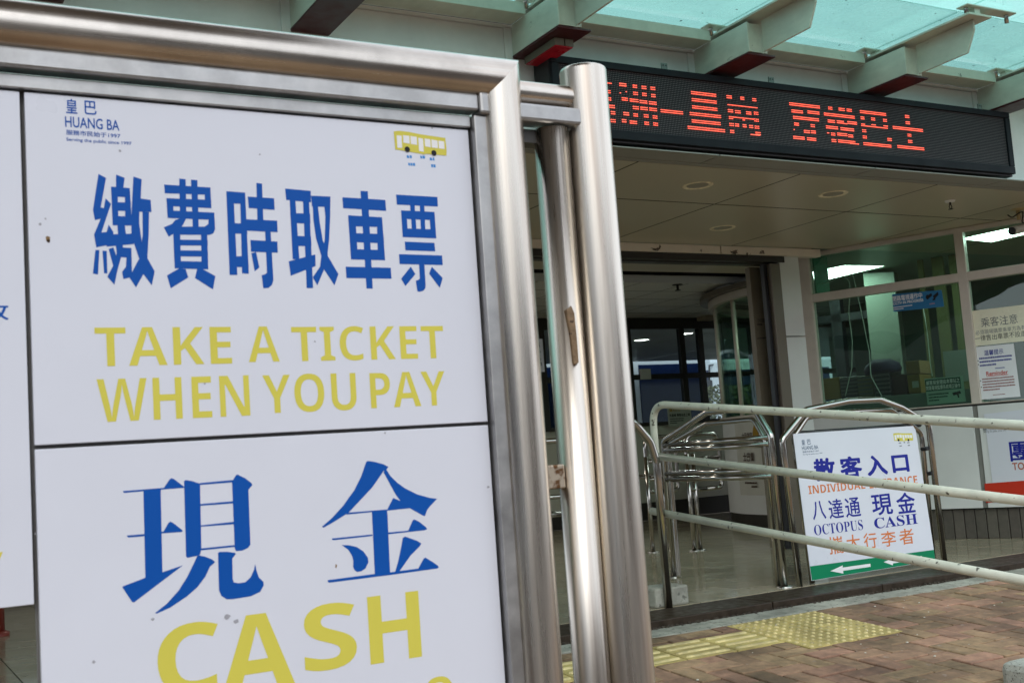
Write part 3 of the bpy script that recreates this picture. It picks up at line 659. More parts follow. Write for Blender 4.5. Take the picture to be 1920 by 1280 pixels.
# curved end of the ticket office inside the hall (round low wall, glass, ring head)
cb = thing('curved_booth', (9.0, 8.6, ZF), 'round ended ticket booth with pale low wall and curved glass inside the dark hall', 'booth')
cx0, cy0, RB = 8.9, 8.3, 1.60
def arc(r, z0, z1, a0, a1, n=26, t=.05):
    b = MB()
    P = [(cx0+r*cos(a0+(a1-a0)*i/n), cy0+r*sin(a0+(a1-a0)*i/n)) for i in range(n+1)]; Q = [(cx0+(r-t)*cos(a0+(a1-a0)*i/n), cy0+(r-t)*sin(a0+(a1-a0)*i/n)) for i in range(n+1)]
    k = n+1
    vs = [(x, y, z0) for x, y in P]+[(x, y, z1) for x, y in P]+[(x, y, z0) for x, y in Q]+[(x, y, z1) for x, y in Q]
    b.add(vs, [(i, k+i, k+i+1, i+1) for i in range(n)], True); b.add(vs, [(2*k+i, 2*k+i+1, 3*k+i+1, 3*k+i) for i in range(n)], True)
    b.add(vs, [(k+i, 3*k+i, 3*k+i+1, k+i+1) for i in range(n)]); b.add(vs, [(i, i+1, 2*k+i+1, 2*k+i) for i in range(n)]); return b
A0, A1 = radians(95), radians(197)
arc(RB, ZF+.13, 1.06, A0, A1).build('low_wall', grey_wall, cb); arc(RB-.01, ZF, ZF+.13, A0, A1, t=.04).build('skirting', dark_metal, cb)
arc(RB+.02, 1.06, 1.09, A0, A1, t=.09).build('ledge', frame_m, cb)
zr = 2.20
arc(RB-.02, 1.09, zr, A0, A1, t=.01).build('curved_glass', booth_glass, cb)
arc(RB+.04, zr, zr+.07, A0, A1, t=.12).build('ring_head', frame_m, cb); arc(RB+.12, zr+.075, zr+.12, A0, A1, t=.22).build('ring_edge', mat('bronze frame', (0, 0, 0)), cb); arc(RB+.02, zr+.122, ZI, A0, A1, t=.05).build('ring_drop', ceil_m, cb)
for an in (146, 168, 190):
    a = radians(an); p = V((cx0+(RB-.02)*cos(a), cy0+(RB-.02)*sin(a), 1.09)); MB().tube([p, p+V((0, 0, zr-1.09))], .022, 8).build('glass_post', frame_m, cb)
# poster on its low wall
for zz0, zz1, aa, ab, mt_, nm in ((.34, 1.02, 163, 188, mat('pale poster', (.52, .52, .46), .5), 'poster'),):
    o = arc(RB+.006, zz0, zz1, radians(aa), radians(ab), 10, .003).build('wall_poster', mt_); tag(o, 'pale poster with coloured leaf shapes and small print curved round the booth wall', 'poster')
def leaf_shape(a, z, w, h, mt_, up=True):
    P = []
    for k in range(12):
        t = 2*pi*k/12; s = 1 if up else -1
        P.append((a+w*sin(t)*(1-.35*cos(t)), z+s*h*cos(t)))
    MB().add([(cx0+(RB+.009)*cos(radians(q[0])), cy0+(RB+.009)*sin(radians(q[0])), q[1]) for q in P], [tuple(range(12))]).build('leaf_print', mt_, o)
amber = flat('amber print', (.33, .20, .02)); maroon = flat('maroon leaf print', (.16, .012, .012)); brown_i = flat('brown print', (.06, .03, .02))
for a, z, w_, h, mt_, up in ((176.5, .93, 1.5, .07, amber, 1), (181.5, .92, 2.1, .09, maroon, 1), (176.5, .83, 1.3, .05, brown_i, 0), (181.5, .82, 1.7, .04, amber, 0), (184, .66, 1.7, .06, amber, 1), (183.5, .58, 1.6, .05, brown_i, 0), (183, .52, 1.2, .04, maroon, 0), (183.5, .38, 1.8, .03, amber, 1), (185.5, .38, 1, .04, brown_i, 1)):
    leaf_shape(a, z, w_, h, mt_, up)
PP = Plane((cx0+(RB+.012)*cos(radians(170)), cy0+(RB+.012)*sin(radians(170)), 0), (sin(radians(170)), -cos(radians(170)), 0), (0, 0, 1))
text(PP, '穿梭巴士', (-.14, .87, .05, .93), brown_i, o, .01); text(PP, '皇巴士', (-.14, .66, .06, .74), brown_i, o, .02)
lines_of_print(PP, (-.15, .50, .05, .56), 2, brown_i, o, 31); lines_of_print(PP, (-.15, .40, .06, .47), 2, brown_i, o, 32)
# notice taped on the back glazing behind the rail
q0 = onY(1251, 760, 10.9); q1 = onY(1298, 797, 10.9)
o = box('window_notice', (q0.x, 10.9, q1.z), (q1.x, 10.905, q0.z), mat('pale window notice', (.40, .42, .36), .6)); tag(o, 'pale bus notice with black lines on the back window, under the rail bend', 'notice')
PB = Plane((0, 10.9, 0), (1, 0, 0), (0, 0, 1)); r = (q0.x+.02, q1.z, q1.x-.02, q0.z); H = r[3]-r[1]
text(PB, '皇巴士', (r[0], r[1]+.70*H, r[0]+.17, r[1]+.86*H), amber, o, .02); text(PB, '往皇崗 乘客由此上車', (r[0], r[1]+.45*H, r[2], r[1]+.6*H), black_ink, o, .03); lines_of_print(PB, (r[0], r[1]+.1*H, r[2]-.1, r[1]+.4*H), 3, black_ink, o, 41)

# ================================================================== CANOPY
cano = thing('glass_canopy', (4, YF, 2.75), 'grey green steel canopy with bracketed beams and dirty turquoise glass panes over the entrance', 'canopy')
def beam(i):
    x = .55+1.1*i; W = .155; xc_ = x+.095; z0, z1 = 2.752, 2.903
    b = MB()
    b.box((x, 4.225, z0), (x+.012, YF-.002, z1)); b.box((xc_-.006, 4.23, z0), (xc_+.006, YF-.002, z1-.002))
    bo = b.build('steel_beam', beam_paint, cano, bevel=.002)
    MB().box((x+.001, 4.232, z0+.003), (xc_+.03, 4.242, z1-.003)).build('end_plate', beam_paint, bo)
    MB().prism([(xc_-.006, 4.222, z0+.006), (xc_-.006, 3.90, z0+.012), (xc_-.006, 3.845, z0+.12), (xc_-.006, 3.845, 2.925), (xc_-.006, 4.222, 2.918)], (.012, 0, 0)).build('tapered_web', beam_paint, bo, bevel=.002)
    MB().box((x+.008, 3.80, 2.926), (x+.18, 4.6, 2.938)).build('top_flange', beam_paint, bo, bevel=.002)
    MB().box((x-.002, 4.232, z0-.012), (x+W+.02, YF-.003, z0-.001)).build('bottom_flange', red_primer, bo, bevel=.002)
    for yb, dx0, dx1 in ((4.50, -.13, .10), (3.83, -.10, .28)):
        MB().box((xc_+dx0, yb-.035, 2.972), (xc_+dx1, yb+.035, 2.980)).build('glass_bracket', beam_paint, cano, bevel=.002)
        MB().box((xc_-.03, yb-.02, 2.938), (xc_+.012, yb+.02, 2.972)).build('bracket_stub', beam_paint, bo)
        for dx in ((dx0+.04,) if yb > 4 else (dx0+.03, dx1-.04)):
            MB().lathe((xc_+dx, yb, 2.93), [(.0003, 0), (.011, 0), (.011, .042)], 12).build('bolt', chrome, cano)
    return bo
bm_ = [beam(i) for i in range(-2, 7)]
# lamp-like batten bolted under the third beam in view
xk = .55+1.1*2+.045
k_ = MB().box((xk, 4.34, 2.705), (xk+.05, 4.62, 2.738)).box((xk+.056, 4.34, 2.705), (xk+.10, 4.62, 2.738)).build('batten', mat('olive batten', (.16, .15, .11), .5), bm_[4]); 
MB().box((xk+.004, 4.345, 2.700), (xk+.098, 4.615, 2.7045)).build('red_reflector', mat('red reflector', (.42, .008, .02), .2, var=.3), bm_[4])
for i in range(-3, 7):
    a = .55+1.1*i+.115; b = .55+1.1*(i+1)-.002
    MB().box((a, 4.50, 2.902), (b, 4.508, 2.958)).box((a, 4.509, 2.902), (b, YF-.02, 2.908)).build('eaves_channel', beam_paint, cano, bevel=.0015)
    c = .55+1.1*i+.095; d = c+1.1
    for y0, y1, mt_, z in ((3.935, 4.60, canopy_back, 2.992), (2.75, 3.925, canopy_front, 2.994)):
        MB().box((c+.006, y0, z), (d-.006, y1, z+.012)).build('glass_pane', mt_, cano)
# ================================================================== LED DISPLAY
YL = 4.5; LX0_, LX1_ = 2.86, 6.117; LZ0, LZ1 = 2.335, 2.716
led = thing('led_display', ((LX0_+LX1_)/2, YL, LZ0), 'long black LED display with red dotted Chinese characters under the canopy', 'display')
MB().box((LX0_, YL+.012, LZ0-.012), (LX1_, YL+.15, LZ1)).build('housing', black_m, led, bevel=.004)
fr_ = .042
rim_m = mat('dark grey rim', (.009, .010, .014), .6, spec=.2)
for a, b in (((LX0_, YL-.012, LZ1-.035), (LX1_, YL+.011, LZ1)), ((LX0_, YL-.012, LZ0), (LX1_, YL+.011, LZ0+.045)), ((LX0_, YL-.012, LZ0+.046), (LX0_+fr_, YL+.011, LZ1-.036)), ((LX1_-fr_, YL-.012, LZ0+.046), (LX1_, YL+.011, LZ1-.036))):
    box('rim', a, b, rim_m, led, bevel=.003)
LM = bpy.data.materials.new('diode screen'); LM.use_nodes = True; t = LM.node_tree; N = t.nodes; p = N['Principled BSDF']; p.inputs['Roughness'].default_value = .7; p.inputs['Specular IOR Level'].default_value = .15
tc = N.new('ShaderNodeTexCoord'); mp = N.new('ShaderNodeVectorMath'); mp.operation = 'SCALE'; mp.inputs['Scale'].default_value = 1/.0095
t.links.new(tc.outputs['Object'], mp.inputs[0]); fr2 = N.new('ShaderNodeVectorMath'); fr2.operation = 'FRACTION'; t.links.new(mp.outputs[0], fr2.inputs[0])
sb = N.new('ShaderNodeVectorMath'); sb.operation = 'SUBTRACT'; sb.inputs[1].default_value = (.5, .5, .5); t.links.new(fr2.outputs[0], sb.inputs[0])
ml = N.new('ShaderNodeVectorMath'); ml.operation = 'MULTIPLY'; ml.inputs[1].default_value = (1, 0, 1); t.links.new(sb.outputs[0], ml.inputs[0])
ln = N.new('ShaderNodeVectorMath'); ln.operation = 'LENGTH'; t.links.new(ml.outputs[0], ln.inputs[0])
mr = N.new('ShaderNodeMapRange'); mr.inputs[1].default_value = .22; mr.inputs[2].default_value = .34; mr.inputs[3].default_value = 1; mr.inputs[4].default_value = 0; t.links.new(ln.outputs['Value'], mr.inputs[0])
mx = N.new('ShaderNodeMix'); mx.data_type = 'RGBA'; mx.inputs[6].default_value = (.012, .011, .014, 1); mx.inputs[7].default_value = (.15, .13, .135, 1); t.links.new(mr.outputs[0], mx.inputs[0]); t.links.new(mx.outputs[2], p.inputs['Base Color'])
MB().box((LX0_+fr_, YL, LZ0+.046), (LX1_-fr_, YL+.01, LZ1-.036)).build('screen', LM, led)
PLD = Plane((0, YL, 0), (1, 0, 0), (0, 0, 1))
def led_char(segs, ox, oy, sc_):
    b = MB(); pt = .0095
    for s_ in segs:
        xl_, xr_, y = s_[:3]; single = len(s_) > 3
        u0, v0 = PLD.px(ox+xl_/sc_, oy+y/sc_); u1 = PLD.px(ox+xr_/sc_, oy+(y+.115*(xr_-xl_))/sc_)[0]
        n = max(1, round((u1-u0)/pt))
        for r_ in ((0,) if single else (.0052, -.0052)):
            for k in range(n):
                u = u0+(u1-u0)*(k+.5)/n; w_ = .0038; hgt = .0026
                b.prism([PLD.at(u+w_*cos(2*pi*q/6), v0+r_+hgt*sin(2*pi*q/6), .001) for q in range(6)], PLD.n*.003)
    return b.build('lit_character', led_red, led, kind='stuff')
c6, c7 = (1120, 130, 6), (1440, 160, 6)
led_char([(-484, -426, 90), (-478, -432, 195, 1)], *c6)
led_char([(0, 160, 145, 1), (10, 148, 243), (20, 155, 325), (0, 195, 405), (148, 200, 490), (105, 205, 575)], *c6)
led_char([(243, 325, 172), (393, 445, 192), (493, 550, 205), (593, 650, 215), (250, 262, 268, 1), (315, 330, 255, 1), (400, 455, 272), (500, 553, 283), (602, 652, 297), (270, 340, 335), (360, 460, 348), (472, 560, 365), (575, 665, 378), (395, 465, 432), (480, 565, 440), (580, 668, 450), (290, 355, 500), (402, 455, 515), (518, 575, 525), (618, 675, 538), (272, 325, 580), (360, 445, 595), (525, 580, 608), (625, 680, 618)], *c6)
led_char([(708, 962, 468)], *c6)
led_char([(1050, 1335, 265), (1058, 1340, 343), (1062, 1348, 425), (1035, 1390, 500), (1058, 1385, 583), (1012, 1435, 655)], *c6)
led_char([(1450, 1510, 310), (1605, 1650, 327), (1740, 1785, 343), (1460, 1800, 400, 1), (1465, 1525, 467), (1545, 1610, 478), (1670, 1730, 492), (1755, 1810, 495), (1475, 1760, 535, 1), (1475, 1525, 555, 1), (1630, 1660, 572, 1), (1760, 1815, 573), (1480, 1535, 622), (1545, 1592, 628), (1632, 1675, 637), (1705, 1750, 645), (1765, 1820, 652), (1490, 1538, 700), (1720, 1830, 735, 1), (1775, 1835, 722)], *c6)
led_char([(235, 580, 210), (260, 390, 290), (440, 575, 302), (278, 570, 362), (290, 345, 437), (475, 525, 455), (285, 298, 500, 1), (400, 470, 520), (480, 535, 525), (280, 410, 587), (435, 540, 603)], *c7)
led_char([(672, 722, 258), (790, 860, 270), (880, 940, 280), (625, 972, 325), (668, 750, 403), (770, 850, 412), (840, 890, 432, 1), (890, 998, 420), (648, 785, 470), (812, 965, 490), (662, 685, 537, 1), (705, 755, 550), (775, 890, 550), (900, 955, 570), (712, 765, 622), (785, 980, 628), (920, 1022, 655, 1)], *c7)
led_char([(1030, 1325, 298), (1038, 1082, 368), (1155, 1203, 380), (1290, 1335, 395), (1045, 1345, 455, 1), (1045, 1090, 437, 1), (1160, 1210, 445, 1), (1295, 1345, 458, 1), (1055, 1103, 512), (1062, 1110, 583), (1340, 1388, 610), (1070, 1385, 658)], *c7)
led_char([(1538, 1585, 352), (1545, 1593, 422), (1400, 1740, 475), (1565, 1610, 562), (1572, 1620, 632), (1452, 1755, 690)], *c7)
for i, px in enumerate((1043, 1244, 1442, 1827)):
    a = onY(px, 100 if i == 0 else 130, YL+.06).x
    o = MB().box((a-.018, YL+.05, LZ1), (a+.018, YL+.056, LZ1+.055)).lathe((a-.009, YL+.049, LZ1+.043), [(.004, 0), (.004, .002)], 8, (0, -1, 0)).build('hanging_tab', mat('grey tab', (.22, .24, .22), .5), led)
    MB().lathe((a-.009, YL+.049, LZ1+.043), [(.0002, .0015), (.004, .0015), (.004, 0)], 8, (0, -1, 0)).lathe((a+.009, YL+.049, LZ1+.043), [(.0002, .0015), (.004, .0015), (.004, 0)], 8, (0, -1, 0)).build('screw', black_m, led)

# ================================================================== SOFFIT FITTINGS
for px, py, lab in ((1308, 347.5, 'round downlight in the soffit nearest the LED display, left of the pair'), (1562, 363.5, 'round downlight in the soffit right of centre below the red characters'), (1355, 427, 'small round downlight furthest back, just above the entrance lintel')):
    q = onZ(px, py, ZS)
    t_ = thing('downlight', q, lab, 'downlight', 'downlights in the soffit')
    MB().lathe((q.x, q.y, ZS-.006), [(.062, .006), (.070, .003), (.084, .0), (.09, .005)], 32).build('trim_ring', mat('worn cream ring', (.80, .70, .50), .5, var=.3, vscale=30), t_)
    MB().lathe((q.x, q.y, ZS-.002), [(.0005, 0), (.062, 0)], 32).build('lamp_cover', mat('dull lens', (.33, .29, .22), .35), t_)
q = onZ(1781, 376, ZS); t_ = thing('sprinkler', q, 'small pendant sprinkler with white plate under the soffit by the office window', 'sprinkler')
MB().lathe((q.x, q.y, ZS-.012), [(.0005, 0), (.028, .0), (.034, .011)], 20).build('plate', white_ink, t_)
s_ = MB().tube([(q.x, q.y, ZS-.012), (q.x, q.y, ZS-.03)], .007, 8)
for sg in (-1, 1): s_.tube([(q.x+sg*.006, q.y, ZS-.03), (q.x+sg*.013, q.y, ZS-.042), (q.x+sg*.004, q.y, ZS-.055)], .0028, 6)
s_.lathe((q.x, q.y, ZS-.059), [(.0005, 0), (.016, 0), (.016, .003), (.0005, .004)], 12); s_.build('head', black_m, t_)
q = onZ(1270, 533, ZI); t_ = thing('sprinkler', q, 'dark sprinkler hanging from the ceiling inside the hall', 'sprinkler')
s_ = MB().tube([(q.x, q.y, ZI), (q.x, q.y, ZI-.05)], .012, 8).lathe((q.x, q.y, ZI-.008), [(.0005, 0), (.05, 0), (.05, .006)], 14).lathe((q.x, q.y, ZI-.06), [(.0005, 0), (.028, 0), (.028, .006), (.0005, .007)], 12); s_.build('head', black_m, t_)
q = onZ(1330, 592, ZI); tag(box('ceiling_box', (q.x-.12, q.y-.1, ZI-.05), (q.x+.1, q.y+.1, ZI), mat('tan box', (.3, .26, .18), .5), bevel=.01), 'small tan junction box on the hall ceiling beside the curved booth', 'box')
# camera on a bracket at the right
q = onZ(1908, 392, ZS); q.z = ZS; t_ = thing('security_camera', q, 'security camera on a yellowed bracket with a loose black cable under the soffit', 'camera')
MB().lathe((q.x, q.y, ZS-.012), [(.001, 0), (.03, .0), (.05, .012)], 18).tube([(q.x, q.y, ZS-.01), (q.x, q.y, ZS-.075)], .013, 10).build('bracket', mat('yellowed plastic', (.42, .33, .17), .5), t_)
c1 = onY(1898, 433, q.y-.02); c2 = onY(1950, 420, q.y+.02)
MB().tube([c1, c2], .031, 14).build('camera_body', mat('grey camera body', (.42, .40, .33), .45), t_); d_ = (c1-c2).normalized(); MB().tube([c1+d_*.002, c1+d_*.010], .027, 14).build('lens', black_m, t_)
MB().tube(fillet([(q.x-.11, q.y, ZS-.045), (q.x-.07, q.y, ZS-.065), (q.x-.01, q.y-.018, ZS-.03), (q.x+.03, q.y-.02, ZS-.02), (q.x+.015, q.y-.02, ZS-.06), (q.x, q.y-.02, ZS-.10), (c2.x-.02, c2.y, c2.z+.02)], .03), .0045, 6).build('loose_cable', rubber, t_)

# ================================================================== FOREGROUND NOTICE BOARD
YBD = 1.30
B0 = Plane((0, YBD, 0), (1, 0, 0), (0, 0, 1))
nb_ = thing('notice_board', (.3, YBD, gz(YBD)), 'large foreground notice board with white bilingual panels in a brushed steel tube frame', 'notice board')
R0 = .029; ztc = 1.345; xtc = .7435
XL = -1.25; zg = gz(YBD)
MB().tube([(XL, YBD, ztc), (xtc, YBD, ztc)], R0, 32, n1=(1, 0, -1), caps=False).build('top_tube', steel_h, nb_)
MB().tube([(xtc, YBD, ztc), (xtc, YBD, zg-.02)], R0, 32, n0=(1, 0, -1), caps=False).build('side_tube', steel_v, nb_)
MB().tube([(XL, YBD, ztc), (XL, YBD, zg-.02)], R0, 24).build('side_tube', steel_v, nb_)
z_of = lambda px, py: onY(px, py, YBD).z
zb0, zb1 = z_of(480, 175), z_of(480, 141)           # square bar under the tube
zs0 = z_of(480, 199)
xs0, xs1 = B0.px(889, 400)[0]+.003, xtc-R0+.004
MB().box((XL+.03, YBD-.014, zb0), (xs1-.014, YBD+.012, zb1)).build('frame_bar', steel_flat, nb_, bevel=.003)
MB().box((XL+.03, YBD-.002, zs0-.004), (xs0, YBD+.012, zb0-.004)).build('inner_strip', steel_flat, nb_, bevel=.0015)
MB().box((xs1-.0135, YBD-.017, zb0-.004), (xs1+.002, YBD+.012, zb1+.003)).build('corner_block', steel_flat, nb_, bevel=.004)
MB().box((xs0+.001, YBD-.010, .10), (xs1-.002, YBD+.012, zb0-.005)).build('inner_strip', steel_flat, nb_, bevel=.0015)
box('backing', (XL+.03, YBD+.014, .735), (.158, YBD+.02, zb0), mat('grey backing', (.15, .145, .135), .6), nb_); box('backing', (.1585, YBD+.014, .10), (xs0+.01, YBD+.02, zb0), mat('grey backing', (0, 0, 0)), nb_)
yp = YBD+.003
xsm0, xsm1 = .1555, .1605                            # upright joint between left and right panels
zseam = .895
BP = Plane((0, yp, 0), (1, 0, 0), (0, 0, 1))
pL = box('sign_panel', (XL+.035, yp, .735), (xsm0, yp+.008, zs0-.006), white_panel, nb_, bevel=.0008)
pU = box('sign_panel', (xsm1, yp, zseam+.0022), (xs0-.002, yp+.008, zs0-.006), white_panel, nb_, bevel=.0008)
pD = box('sign_panel', (xsm1, yp, .12), (xs0-.002, yp+.008, zseam-.0022), white_panel, nb_, bevel=.0008)
logo(BP, BP.rect(122, 190, 245, 270), pU, blue_ink)
bus_icon(BP, BP.rect(740, 249, 837, 312), pU, flat('pale blue print', (.05, .25, .6)))
HEAD = [
 [[(738,105),(795,135),(755,355),(778,362),(792,288),(832,330),(760,545),(800,540),(815,485),(850,540),(850,630),(722,655),(705,560),(755,440),(712,452),(697,375)],
  [(715,675),(745,675),(735,860),(697,850)], [(768,680),(800,682),(805,850),(780,850)], [(815,668),(850,655),(880,740),(850,800)],
  [(870,110),(935,135),(925,210),(870,207)], [(832,200),(880,204),(890,490),(845,490)], [(935,208),(973,212),(990,490),(940,490)], [(832,200),(973,212),(975,280),(836,275)], [(838,316),(980,320),(983,384),(841,380)], [(842,420),(985,424),(990,492),(845,490)],
  [(790,560),(1000,552),(1005,630),(800,650)], [(880,485),(935,485),(945,562),(885,562)], [(985,480),(1003,490),(1003,570),(985,570)], [(865,600),(925,610),(915,700),(880,830),(858,935),(805,875),(850,790),(875,700)], [(915,655),(985,660),(990,850),(975,880),(925,892),(915,840),(945,800),(948,732),(905,728)],
  [(1000,125),(1062,145),(1055,290),(1130,300),(1135,390),(1045,388),(1043,470),(1062,610),(1085,740),(1050,760),(1010,640),(990,560),(985,430)], [(1068,388),(1117,392),(1115,560),(1105,735),(1045,755),(1060,640),(1070,560)], [(1040,745),(1105,735),(1160,835),(1138,940),(1075,855),(1020,955),(970,880)]],
 [[(1230,185),(1578,207),(1580,262),(1236,250)], [(1248,287),(1583,300),(1585,362),(1252,345)], [(1257,378),(1605,395),(1610,450),(1260,435)], [(1248,287),(1298,290),(1302,435),(1257,435)], [(1533,205),(1578,207),(1585,362),(1538,360)],
  [(1565,395),(1607,397),(1613,520),(1600,550),(1570,562),(1555,562),(1535,500),(1562,480)], [(1344,140),(1392,145),(1398,440),(1350,440)], [(1432,148),(1480,152),(1490,505),(1445,500)], [(1345,440),(1395,440),(1370,490),(1330,535),(1265,575),(1228,505),(1290,480),(1315,450)],
  [(1297,515),(1350,515),(1358,812),(1310,812)], [(1505,510),(1552,510),(1562,820),(1512,818)], [(1297,500),(1552,500),(1555,562),(1300,560)], [(1302,597),(1557,600),(1558,642),(1304,640)], [(1305,677),(1558,680),(1560,725),(1308,722)], [(1308,758),(1560,762),(1562,820),(1310,812)],
  [(1345,812),(1392,818),(1412,880),(1280,962),(1252,865)], [(1478,815),(1520,818),(1615,870),(1597,970),(1462,885)]],
 [[(1697,235),(1750,238),(1780,862),(1722,862)], [(1800,242),(1838,245),(1866,853),(1815,850)], [(1697,235),(1838,245),(1842,330),(1702,325)], [(1707,472),(1850,478),(1855,555),(1712,550)], [(1718,722),(1860,722),(1865,805),(1722,802)],
  [(1922,172),(1965,178),(1975,455),(1930,452)], [(1858,275),(2055,288),(2060,375),(1865,360)], [(1845,445),(2078,455),(2082,542),(1850,530)], [(1878,600),(2080,612),(2083,695),(1882,688)], [(1988,535),(2030,540),(2050,900),(2040,935),(2015,958),(1975,962),(1962,865),(1990,855),(2002,845)], [(1885,700),(1920,690),(1945,805),(1910,835)]],
 [[(2138,215),(2330,232),(2332,318),(2146,300)], [(2172,298),(2215,300),(2245,745),(2195,745)], [(2272,310),(2318,314),(2348,960),(2300,960)], [(2176,398),(2325,402),(2328,478),(2182,473)], [(2186,568),(2332,573),(2336,648),(2190,643)], [(2165,760),(2365,708),(2367,795),(2180,868)],
  [(2332,268),(2478,275),(2476,352),(2340,350)], [(2432,350),(2478,275),(2476,420),(2468,600),(2455,715),(2538,855),(2508,940),(2430,820),(2380,940),(2345,880),(2400,800),(2410,715),(2435,600),(2440,420)], [(2345,345),(2385,350),(2398,470),(2420,600),(2460,712),(2410,720),(2370,590),(2350,450)]],
 [[(2703,232),(2758,235),(2795,965),(2748,962)], [(2567,280),(2890,300),(2896,382),(2573,362)], [(2610,415),(2865,430),(2870,503),(2616,497)], [(2619,548),(2875,555),(2880,625),(2623,615)], [(2627,668),(2883,676),(2888,752),(2632,745)], [(2610,415),(2664,418),(2685,747),(2632,745)], [(2825,428),(2865,430),(2888,752),(2834,750)], [(2592,800),(2930,808),(2936,890),(2598,885)]],
 [[(2970,260),(3280,278),(3284,350),(2976,335)], [(3075,338),(3110,340),(3112,387),(3078,385)], [(3148,343),(3182,344),(3184,390),(3150,389)], [(3007,378),(3258,390),(3263,452),(3011,442)], [(3016,513),(3267,520),(3272,588),(3020,578)], [(3007,378),(3048,380),(3060,580),(3020,578)], [(3083,440),(3117,442),(3123,520),(3088,518)], [(3152,444),(3186,446),(3190,522),(3156,520)], [(3223,446),(3262,450),(3272,588),(3232,586)],
  [(3035,612),(3258,622),(3264,685),(3040,677)], [(2992,706),(3315,716),(3320,788),(2996,780)], [(3142,778),(3182,780),(3192,935),(3190,960),(3175,980),(3145,987),(3130,985),(3118,905),(3135,900),(3148,890)], [(3080,800),(3115,855),(3040,945),(3008,890)], [(3238,800),(3320,885),(3298,958),(3218,852)]]]
for g_ in HEAD: shapes(BP, [[BP.px(x/4, 300+y/4) for x, y in p] for p in g_], blue_ink, pU, name='large_character')
for wd, r in (('𝗧𝗔𝗞𝗘', (178, 613, 434, 684)), ('𝗔', (465, 612, 523, 678)), ('𝗧𝗜𝗖𝗞𝗘𝗧', (547, 611, 832, 675)), ('𝗪𝗛𝗘𝗡', (182, 707, 468, 785)), ('𝗬𝗢𝗨', (493, 700, 668, 772)), ('𝗣𝗔𝗬', (694, 697, 835, 762))):
    textp(BP, wd, *r, yellow_ink, pU, -.009)
def trace(pts, ox, oy, s): return [BP.px(ox+x/s, oy+y/s) for x, y in pts]
xian = [[(122, 240), (570, 205), (582, 216), (470, 224), (128, 254)], [(425, 222), (470, 155), (485, 143), (505, 150), (585, 212)], [(275, 236), (405, 228), (418, 850), (290, 900)],
 [(150, 573), (282, 562), (282, 578), (160, 588)], [(408, 545), (568, 533), (566, 546), (410, 557)], [(425, 545), (462, 480), (478, 468), (500, 480), (570, 535)],
 [(118, 955), (300, 885), (418, 848), (572, 796), (205, 1074), (190, 1070), (120, 965)],
 [(580, 165), (592, 157), (640, 165), (700, 185), (710, 680), (700, 715), (680, 725), (605, 740), (595, 730)],
 [(940, 170), (970, 120), (982, 116), (1040, 145), (1085, 180), (1092, 195), (1063, 230), (1078, 640), (1060, 665), (1020, 685), (970, 690), (960, 670)],
 [(700, 180), (950, 157), (950, 174), (700, 194)], [(702, 337), (952, 316), (952, 332), (702, 350)], [(704, 497), (956, 470), (956, 488), (704, 507)], [(706, 670), (960, 644), (960, 658), (706, 684)],
 [(690, 720), (740, 732), (790, 752), (812, 770), (800, 785), (775, 805), (740, 880), (680, 960), (600, 1030), (480, 1110), (375, 1158), (362, 1154), (450, 1085), (540, 985), (600, 890), (645, 800), (678, 728)],
 [(835, 705), (845, 696), (900, 694), (960, 702), (968, 712), (942, 745), (945, 900), (955, 925), (990, 930), (1040, 922), (1080, 885), (1105, 830), (1114, 785), (1122, 830), (1140, 885), (1175, 920), (1178, 945), (1150, 995), (1080, 1028), (940, 1050), (900, 1050), (860, 1025), (842, 980)]]
jin = [[(505, 120), (520, 112), (580, 120), (660, 142), (702, 165), (685, 190), (660, 200), (640, 230), (560, 345), (350, 570), (230, 645), (125, 705), (112, 695), (200, 620), (300, 510), (400, 370), (460, 250)],
 [(665, 195), (685, 190), (720, 245), (780, 305), (850, 355), (960, 410), (1070, 440), (1135, 448), (1075, 510), (1045, 550), (1028, 600), (1015, 600), (890, 530), (700, 550), (690, 548), (745, 440), (810, 468), (770, 415), (715, 315), (660, 215)],
 [(325, 572), (700, 542), (720, 540), (880, 525), (890, 532), (700, 552), (330, 588)], [(555, 555), (690, 548), (695, 600), (718, 1115), (582, 1130)],
 [(200, 800), (560, 764), (560, 778), (215, 815), (203, 812)], [(690, 748), (880, 730), (1040, 712), (1030, 726), (690, 764)], [(878, 732), (918, 640), (932, 630), (980, 655), (1030, 695), (1046, 712), (1040, 722)],
 [(288, 858), (350, 860), (420, 875), (480, 915), (520, 970), (525, 1010), (500, 1065), (460, 1092), (425, 1097), (400, 1080), (388, 1050), (390, 1000), (380, 955), (345, 900)],
 [(830, 795), (850, 783), (900, 800), (960, 822), (995, 845), (980, 870), (900, 950), (795, 1100), (760, 1105), (790, 1000), (815, 880)],
 [(162, 1170), (580, 1115), (720, 1100), (960, 1068), (1145, 1050), (1140, 1066), (720, 1124), (180, 1192), (165, 1188)], [(965, 1072), (1015, 980), (1030, 970), (1090, 1005), (1140, 1040), (1150, 1055), (1140, 1066)]]
shapes(BP, [trace(p, 200, 860, 4) for p in xian], blue_ink, pD, name='large_character')
shapes(BP, [trace(p, 580, 840, 1280/270) for p in jin], blue_ink, pD, name='large_character')
for ch, l, t, r, b in (('𝗖', 295, 1167, 411, 1300), ('𝗔', 412, 1150, 552, 1296), ('𝗦', 569, 1130, 668, 1255), ('𝗛', 691, 1112, 788, 1238)):
    textp(BP, ch, l, t, r, b, yellow_ink, pD, .0, name='large_letter')
textp(BP, '𝗢', 797, 1267, 850, 1330, yellow_ink, pD, name='large_letter')
textp(BP, '收', -34, 566, 16, 600, blue_ink, pL, .012, name='large_character'); textp(BP, '𝗬', -40, 1036, 6, 1100, yellow_ink, pL, name='large_letter')
